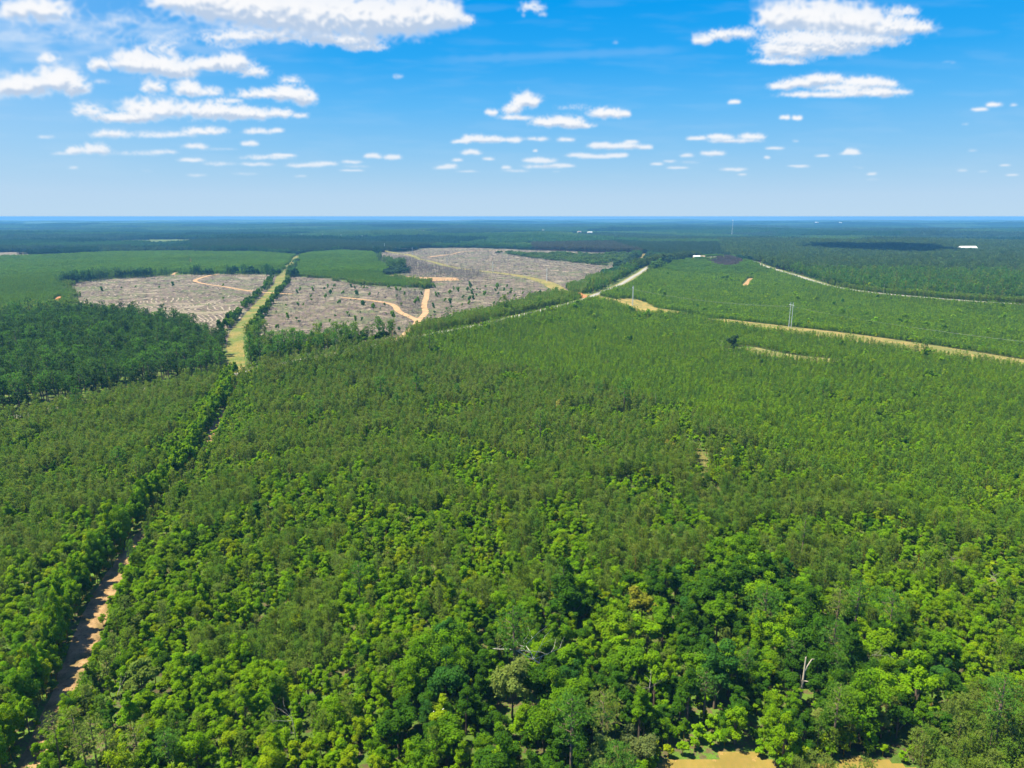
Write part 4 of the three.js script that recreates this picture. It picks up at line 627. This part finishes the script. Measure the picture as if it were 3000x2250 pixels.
{
  const R = rng(55);
  for (let z = -700; z > -3260; z -= 12.5) for (let x = -2500; x < 2500; x += 12.5) {
    const px = x + (R() - .5) * 9, pz = z + (R() - .5) * 9; if (!inView(px, pz)) continue;
    const k = kindAt(px, pz), r = Math.hypot(px, pz); if (-pz < 1518 && k !== FAR) continue;
    let kit, H = 1, c;
    if (k === FAR) { const id = stand(px + 30 * noise2(px / 90, pz / 90), pz, 420);  kit = id % 3 === 0 ? 'clumpTall' : id % 3 === 1 ? 'clumpLeafy' : id % 5 === 2 ? 'clumpPine' : 'clumpTall'; H = .75 + (id % 7) * .07; c = STAND[id % 5]; if (R() < .25) kit = 'clumpLeafy'; }
    else if (k === TALL) { kit = 'clumpTall'; c = [.048, .092, .034]; if (px > 0 && px < 420) c = [.088, .096, .056]; }
    else if (k === MIXED) { kit = R() < .5 ? 'clumpLeafy' : 'clumpTall'; c = R() < .4 ? [.098, .164, .036] : [.068, .124, .030]; H = 1.05; }
    else if (k === YOUNG || k === BLOCK || k === PINE) { kit = 'clumpPine'; c = inside(DEADPATCH, px, pz) ? [.13, .11, .11] : [.138, .268, .022]; H = .9; }
    else if (k === LEAFY) { kit = 'clumpLeafy'; c = GREEN.mid; }
    else if (k === SCRUB) { if (fbm(noise2b, px / 120, pz / 60, 3) + R() * .5 < .2) continue; kit = R() < .5 ? 'clumpPine' : 'clumpLeafy'; c = [.09, .17, .02]; H = .5; }
    else continue;
    put(kit, Math.floor(R() * 4), px, groundH(px, pz), pz, 1, H * (.85 + R() * .3), R() * 6.28, jig(c, R, .3));
  }
  for (const [za, zb, st, k] of [[-3260, -7000, 40, 1], [-7000, -14000, 56, 1.4]]) for (let z = za; z > zb; z -= st) for (let x = z * .9; x < -z * .9; x += st) {
    const px = x + (R() - .5) * st * .65, pz = z + (R() - .5) * st * .65; if (!inView(px, pz)) continue;
    const id = stand(px + 60 * noise2(px / 200, pz / 200), pz, 620); if (id % 211 === 4) continue;
    put('woodTall', Math.floor(R() * 4), px, groundH(px, pz), pz, k, (.6 + (id % 7) * .09) * (.85 + R() * .3), R() * 6.28, jig(STAND[id % 5], R, .3));
  }
}
function farCanopy(parent) {                 // the roof of the forest from 9 km to the horizon, stand by stand
  const rs = []; for (let r = 13900; r < 22000; r *= 1.0035) rs.push(r);
  const pos = [], colr = [], idx = [], th = []; for (let a = -44; a <= 44; a += .16) th.push(a * D2R);
  const n = th.length, R = rng(71);
  for (const r of rs) for (const a of th) { const rr = r * (1 + (R() - .5) * .003), x = rr * Math.sin(a), z = -rr * Math.cos(a), id = stand(x + 150 * noise2(x / 500, z / 500), z, 1300), open = id % 97 === 4; pos.push(x, groundH(x, z) + (open ? .5 : 9 + (id % 7) * 1.8 + R() * 4), z); colr.push(...(open ? [.09, .14, .05] : jig(STAND[id % 5].map((q) => q * .5), R, .5))); }
  for (let i = 0; i < rs.length - 1; i++) for (let j = 0; j < n - 1; j++) { const a = i * n + j, b = a + 1, c = a + n, d = c + 1; idx.push(a, b, c, b, d, c); }
  const g = new THREE.BufferGeometry(); g.setAttribute('position', new THREE.Float32BufferAttribute(pos, 3)); g.setAttribute('color', new THREE.Float32BufferAttribute(colr, 3)); g.setIndex(idx); g.computeVertexNormals();
  mesh('canopy', g, std({ vertexColors: true }), parent).userData.kind = 'stuff';
}
{
  const masses = [
    ['broadleaf_wood', 'bright green broadleaf trees filling the gaps between the pines', 'wood', ['leafyNear', 'leafyMid', 'leafyFar']],
    ['pine_plantation', 'dense olive young pines covering the slopes on both sides of the track', 'plantation', ['pineNear', 'pineMid', 'pineFar']],
    ['mature_pine_stand', 'tall dark pines massed behind the road and along its verge', 'pine stand', ['tallNear', 'tallMid', 'tallFar']],
    ['far_plantation', 'even blocks of young pines beyond the clear-cut', 'plantation', ['clumpPine']],
    ['far_forest', 'mixed forest stretching behind the roads into blue haze', 'forest', ['clumpTall', 'clumpLeafy', 'woodTall']],
  ];
  const m = new THREE.Matrix4(), q = new THREE.Quaternion(), up = new THREE.Vector3(0, 1, 0), p = new THREE.Vector3(), sc = new THREE.Vector3(), c = new THREE.Color();
  let total = 0;
  for (const [name, label, cat, kits] of masses) {
    const g = thing(name, label, cat, null, 'stuff');
    for (const kit of kits) (scatter[kit] ?? []).forEach((list, i) => {
      if (!list?.length) return;
      const im = new THREE.InstancedMesh(whole2(KIT[kit][i]), scatterM, list.length); im.name = /wood|clump/.test(kit) ? 'clump' : 'tree'; im.userData.kind = 'stuff'; im.castShadow = im.receiveShadow = true;
      list.forEach(([x, y, z, s, sy, turn, tint], k) => { m.compose(p.set(x, y, z), q.setFromAxisAngle(up, turn), sc.set(s, sy, s)); im.setMatrixAt(k, m); im.setColorAt(k, c.setRGB(...tint)); });
      total += list.length; g.add(im);
    });
    if (name === 'far_forest') farCanopy(g);
  }
  console.log('instances', total);
}
function whole2(t) { return t.wholeG ?? whole(t).wholeG; }

// ------------------------------------------------------------------ the clear-cuts: rows of turned soil, slash, grey saplings, shrubs
{
  const R = rng(61);
  const rows = (poly, parent, dir, gap, amp, wave, keep, w) => {
    const s = new Shape(), xs = poly.map((q) => q[0]), zs = poly.map((q) => q[1]), cx = (Math.min(...xs) + Math.max(...xs)) / 2, cz = (Math.min(...zs) + Math.max(...zs)) / 2, L = Math.hypot(Math.max(...xs) - cx, Math.max(...zs) - cz), dx = Math.cos(dir), dz = Math.sin(dir);
    for (let k = -L / gap; k < L / gap; k++) {
      let prev = null;
      for (let t = -L; t < L; t += 5) {
        const o = k * gap + amp * Math.sin(t / wave + k * .012) + amp * .9 * noise2(t / 130, k * gap / 130), x = cx + dx * t - dz * o, z = cz + dz * t + dx * o, ok = inside(poly, x, z) && kindAt(x, z) === CUT && fbm(noise2b, x / 34 + 7, z / 34, 3) > keep + (poly === CUTS.hill ? lerp(-.3, .22, smooth(-860, -1150, z)) : 0);
        if (ok && prev) { const [a, b] = prev, y0 = groundH(a, b) + .18, y1 = groundH(x, z) + .18, l = Math.hypot(x - a, z - b), nx = -(z - b) / l * w, nz = (x - a) / l * w, h = .26, c = [1, 1, 1]; s.tri([a - nx, y0, b - nz], [x - nx, y1, z - nz], [a, y0 + h, b], c); s.tri([x - nx, y1, z - nz], [x, y1 + h, z], [a, y0 + h, b], c); s.tri([a + nx, y0, b + nz], [a, y0 + h, b], [x + nx, y1, z + nz], c); s.tri([x + nx, y1, z + nz], [a, y0 + h, b], [x, y1 + h, z], c); }
        prev = ok ? [x, z] : null;
      }
    }
    const m = mesh('soil_row', s.done(), M.ridge, parent); m.userData.kind = 'stuff'; return s.p.length / 9;
  };
  const n1 = rows(CUTS.hill, cutGroup, 1.05, 5.6, 34, 120, -.12, .95), n2 = rows(CUTS.flat, cutGroup2, .35, 7.5, 26, 140, .10, 1.0);
  // slash: heaps of grey branches
  const BRUSH = pts([[1110, 765], [1190, 758], [1290, 788], [1400, 796], [1420, 812], [1340, 830], [1230, 812], [1170, 800]]), BRUSH2 = pts([[1150, 870], [1230, 868], [1245, 920], [1190, 925]]);
  const heap = V(3, (i) => { const s = new Shape(), r = rng(700 + i); for (let k = 0; k < 26; k++) { const a = r() * 6.28, d = r() * 1.9, l = .8 + r() * 1.6, b = r() * 6.28; s.limb([Math.cos(a) * d, .05, Math.sin(a) * d], [Math.cos(a) * d + Math.cos(b) * l, .15 + r() * 1.0, Math.sin(a) * d + Math.sin(b) * l], .09, .04, tone(r, .5), 3); } return s.done(); });
  const twig = V(3, (i) => bare(720 + i, 4.2, 1.4, 4, 0, 1.6)), twigG = twig.map((t) => t.done());
  const g = thing('logging_slash', 'grey branches and brush strewn over the clear-cut ground', 'slash', null, 'stuff');
  const lists = [[], [], [], [], [], []], saplings = [], shrubs = [];
  for (let z = -600; z > -2600; z -= 7) for (let x = -1150; x < 800; x += 7) {
    const px = x + (R() - .5) * 7, pz = z + (R() - .5) * 7, k = kindAt(px, pz); if (k !== CUT && k !== SCRUB) continue;
    const f = fbm(noise2, px / 45 + 31, pz / 45, 3), hill = inside(CUTS.hill, px, pz), dense = inside(BRUSH, px, pz) || inside(BRUSH2, px, pz);
    if (R() < (hill ? .10 : .22) + f * .5 + (dense ? .5 : 0)) lists[Math.floor(R() * 3)].push([px, pz, .7 + R() * .9, R()]);
    if (R() < (hill ? .03 : .14) + (hill ? .05 : .5) * Math.max(0, f - .05) + (dense ? .6 : 0)) (R() < .12 ? saplings : lists[3 + Math.floor(R() * 3)]).push([px, pz, (.6 + R() * .8) * (dense ? 1.6 : 1), R()]);
    if (R() < (hill ? .006 : .035) + (k === SCRUB ? .05 : 0)) shrubs.push([px, pz, R()]);
  }
  const m = new THREE.Matrix4(), q = new THREE.Quaternion(), up = new THREE.Vector3(0, 1, 0), c = new THREE.Color();
  const mslash = std({ vertexColors: true });
  lists.forEach((list, i) => { const im = new THREE.InstancedMesh(i < 3 ? heap[i] : twigG[i - 3], mslash, list.length); im.name = i < 3 ? 'branch_heap' : 'brush'; im.userData.kind = 'stuff'; im.castShadow = im.receiveShadow = true; list.forEach(([x, z, s, t], k) => { m.compose(new THREE.Vector3(x, groundH(x, z) + .1, z), q.setFromAxisAngle(up, t * 6.28), new THREE.Vector3(s, s, s)); im.setMatrixAt(k, m); const v = .8 + t * .5; im.setColorAt(k, t < .2 ? c.setRGB(.11 * v, .088 * v, .090 * v) : c.setRGB(.175 * v, .152 * v, .138 * v)); }); g.add(im); });
  saplings.sort((a, b) => b[1] - a[1]).slice(0, 110).forEach(([x, z, s, t], i) => { const o = thing('dead_sapling', `grey leafless sapling ${where({ x, y: groundH(x, z), z, sy: 1 }, 4)}`, 'sapling', 'dead saplings on the clear-cut'); mesh('trunk', twigG[i % 3], M.deadwood, o); o.position.set(x, groundH(x, z), z); o.scale.setScalar(s * 1.4); o.rotation.y = t * 6; });
  const bush = KIT.leafyFar;
  shrubs.sort((a, b) => b[1] - a[1]).slice(0, 150).forEach(([x, z, t], i) => { const s = .25 + t * .5; treeThing('shrub', bush[i % 4], [leafM.mid, leafM.teal, leafM.green][i % 3], M.bark, x, groundH(x, z), z, s, s * (.8 + t * .8), t * 6, fit(`${s > .5 ? 'larger ' : ''}${['fresh green', 'blue-green', 'olive green'][i % 3]} clear-cut shrub ${where({ x, y: groundH(x, z), z, sy: 1 }, 4)}`), 'shrub', 'shrubs on the clear-cut'); });
  console.log('rows', n1, n2, 'slash', lists.map((l) => l.length).join(), 'saplings', saplings.length, 'shrubs', shrubs.length);
}

// ------------------------------------------------------------------ power line, poles, mast, buildings
const cyl = (r0, r1, h, n = 8) => new THREE.CylinderGeometry(r1, r0, h, n).translate(0, h / 2, 0);
{
  const frames = [[2314, 960, 2, 27, 'two-pole power frame on the tan strip at the right'], [1853, 895, 2, 26.5, 'two-pole power frame on the tan patch beside the paved road'], [1602, 825, 3, 25, 'three-pole power frame in the clear-cut behind the road'], [1444, 797, 2, 24, 'two-pole power frame on the clear-cut left of the three-pole frame'], [1310, 778, 2, 24, 'two-pole power frame near the middle of the clear-cut'], [1208, 749, 2, 25, 'two-pole power frame at the far edge of the clear-cut'], [1127, 734, 2, 27, 'two-pole power frame beside the dark stand of pines'], [1062, 706, 2, 30, 'far power frame above the dark pine stand'], [1000, 703, 2, 30, 'second far power frame, left of the first above the pines'], [946, 700, 2, 30, 'faint third far power frame above the pines'], [884, 699, 2, 30, 'faint leftmost power frame in the haze']];
  const places = frames.map(([px, py]) => at(px, py)), tops = [];
  const start = at(3400, 1135); 
  frames.forEach(([px, py, n, H, label], i) => {
    const [x, z] = places[i], [ax, az] = places[Math.max(0, i - 1)], [bx, bz] = places[Math.min(places.length - 1, i + 1)], t = thing('power_pylon', label, 'power pole', 'frames of the power line'), turn = i < 7 ? Math.atan2(bx - ax, bz - az) : -.9, gap = n === 2 ? 4.6 : 5.2;
    t.position.set(x, groundH(x, z), z); t.rotation.y = turn * .55;
    for (let k = 0; k < n; k++) { const p = mesh('pole', cyl(.36, .22, H, 8), M.steel, t); p.position.x = (k - (n - 1) / 2) * gap; p.position.y = -.3; }
    const arm = mesh('crossarm', new THREE.BoxGeometry(gap * (n - 1) + 5, .38, .3), M.steel, t); arm.position.set(0, H - 3.0, .3);
    const br = mesh('brace', cyl(.1, .1, gap * 1.25, 5), M.steel, t); br.position.set(-gap / 2, H - 8, 0); br.rotation.z = -.9;
    for (let k = -1; k <= 1; k++) { const s = mesh('insulator', cyl(.13, .13, 1.5, 6), M.ceramic, t); s.position.set(k * (gap * (n - 1) / 2 + 2.2), H - 4.7, .3); }
    t.updateMatrixWorld(true); tops.push([-1, 0, 1].map((k) => new THREE.Vector3(k * (gap * (n - 1) / 2 + 2.2), H - 4.7, .3).applyMatrix4(t.matrixWorld)));
  });
  const off = new THREE.Vector3(start[0], groundH(...start) + 22, start[1]);
  for (let k = 0; k < 3; k++) {
    const way = [off.clone().add(new THREE.Vector3((k - 1) * 4, 0, (k - 1) * 3)), ...tops.slice(0, 7).map((t) => t[k])], v = [];
    for (let i = 0; i < way.length - 1; i++) for (let q = 0; q < 14; q++) { const f = q / 14, p = way[i].clone().lerp(way[i + 1], f); p.y -= 4 * f * (1 - f) * 4.5; v.push(p); }
    v.push(way[way.length - 1]);
    tag(mesh('power_wire', new THREE.TubeGeometry(new THREE.CatmullRomCurve3(v), v.length * 2, .03, 3), M.wire), ['outer', 'middle', 'inner'][k] + ' wire slung between the power frames', 'wire', 'wires of the power line');
  }
  const small = [[2321, 803, 13, 'small wooden pole at the upper bend of the far road'], [2408, 831, 12, 'wooden pole halfway along the far road'], [2588, 862, 15, 'wooden pole where trees meet the far road'], [2793, 877, 17, 'rightmost wooden pole on the far road'], [573, 1104, 11, 'wooden pole in front of the dark mature pines'], [2120, 753, 12, 'wooden pole by the houses at the top of the plantation hill'], [2060, 757, 12, 'wooden pole left of the houses at the top of the plantation hill']];
  for (const [px, py, H, label] of small) { const [x, z] = at(px, py), t = thing('utility_pole', label, 'utility pole', 'wooden poles along the roads'); t.position.set(x, groundH(x, z), z); const p = mesh('pole', cyl(.2, .13, H, 7), M.pole, t); p.position.y = -.2; const a = mesh('crossarm', new THREE.BoxGeometry(2.4, .16, .14), M.pole, t); a.position.set(0, H - .9, .15); for (const s of [-1, 0, 1]) { const q = mesh('insulator', cyl(.07, .05, .25, 6), M.ceramic, t); q.position.set(s, H - .82, .15); } }
}
{ // lattice mast
  const [x, z] = at(2144, 695), y = groundH(x, z), H = 108, t = thing('radio_mast', 'slender pale lattice radio mast far off in the forest', 'mast'); t.position.set(x, y, z);
  const foot = 5, top = .9;
  for (let k = 0; k < 3; k++) { const a = k * 2.094 + .4, s = new Shape().limb([Math.cos(a) * foot, 0, Math.sin(a) * foot], [Math.cos(a) * top, H, Math.sin(a) * top], .32, .22, [1, 1, 1], 5); mesh('leg', s.done(), M.whitewall, t); }
  const b = new Shape(); for (let i = 0; i < 16; i++) for (let k = 0; k < 3; k++) { const a = k * 2.094 + .4, c = a + 2.094, r0 = lerp(foot, top, i / 16), r1 = lerp(foot, top, (i + 1) / 16); b.limb([Math.cos(a) * r0, H * i / 16, Math.sin(a) * r0], [Math.cos(c) * r1, H * (i + 1) / 16, Math.sin(c) * r1], .12, .12, [1, 1, 1], 3); }
  mesh('bracing', b.done(), M.whitewall, t);
  const d = mesh('antenna_ring', new THREE.CylinderGeometry(4.2, 4.2, 2.4, 10), M.whiteroof, t); d.position.y = H - 3;
}
{ // buildings
  const house = (px, py, wide, deep, high, turn, roofM, label, name = 'house', lift = 12) => {
    const [x, z] = at(px, py), t = thing(name, label, 'building'); t.position.set(x, groundH(x, z) , z); t.rotation.y = turn; held.push([x, z, wide / 2]);
    const w = mesh('wall', new THREE.BoxGeometry(wide, high, deep).translate(0, high / 2, 0), M.whitewall, t);
    const sh = new THREE.Shape([[-deep / 2 - .6, 0], [deep / 2 + .6, 0], [0, deep * .28]].map(([a, b]) => new THREE.Vector2(a, b)));
    const rf = mesh('roof', new THREE.ExtrudeGeometry(sh, { depth: wide + 1, bevelEnabled: false }).rotateY(Math.PI / 2).translate(-(wide + 1) / 2, high + .02, 0), roofM, t);
    const dr = mesh('door', new THREE.BoxGeometry(1.6, 2.4, .1).translate(0, 1.2, deep / 2 + .06), M.darkdoor, t);
    for (const s of [-1, 1]) mesh('window', new THREE.BoxGeometry(1.8, 1.3, .1).translate(s * wide * .3, high * .55, deep / 2 + .06), M.darkdoor, t);
    t.position.y += lift;                       // on rises above the surrounding crowns
    const f = mesh('foundation', new THREE.BoxGeometry(wide + 2, 13, deep + 2).translate(0, -6.6, 0), M.ridge, t);
  };
  house(2832, 742, 56, 22, 6, .05, M.whiteroof, 'long white-roofed shed in the far forest at the right', 'shed');
  house(1237, 684, 36, 14, 5, .1, M.whiteroof, 'white house far off above the clear-cut');
  house(1697, 687, 22, 12, 5, .3, M.brownroof, 'far house with brown roof in the haze');
  house(1728, 688, 30, 12, 4, .1, M.whiteroof, 'low pale house beside the brown-roofed house');
  house(1592, 680, 18, 10, 4, -.2, M.whiteroof, 'tiny white house in the blue forest');
  house(2392, 655, 44, 20, 6, .1, M.whiteroof, 'pale building near the horizon at the right');
  house(2462, 656, 40, 20, 6, .1, M.whiteroof, 'second pale building near the horizon, right of the first');
  house(2040, 757, 18, 9, 3.4, .2, M.whiteroof, 'white house behind the top of the plantation hill', 'house', 2);
  house(2058, 757, 12, 8, 3.2, -.1, M.brownroof, 'small brown-roofed house next to the white house on the hill', 'house', 2);
}
{ // a cumulus overhead, above the frame: its shade lies on the far forest at the right
  const R = rng(88), s = [], c = at(2560, 735), hgt = 1150, k = hgt / SUN.y;
  for (let i = 0; i < 26; i++) { const a = R() * 6.28, d = Math.sqrt(R()), r = 70 + R() * 60; const g = new THREE.IcosahedronGeometry(r, 3), p = g.attributes.position; for (let q = 0; q < p.count; q++) { const f = 1 + .16 * noise3(p.getX(q) / 40 + i, p.getY(q) / 40, p.getZ(q) / 40); p.setXYZ(q, p.getX(q) * f, Math.max(-r * .35, p.getY(q) * f) * .7, p.getZ(q) * f); } g.translate(Math.cos(a) * d * 165, R() * 40 * (1 - d), Math.sin(a) * d * 230); s.push(g); }
  const g = mergeGeometries(s); g.computeVertexNormals();
  const m = tag(mesh('cloud', g, M.cloud), 'cumulus cloud over the far forest, above the picture', 'cloud', null, 'structure');
  m.position.set(c[0] + SUN.x * k, hgt, c[1] + SUN.z * k);
}

renderer.render(scene, camera);
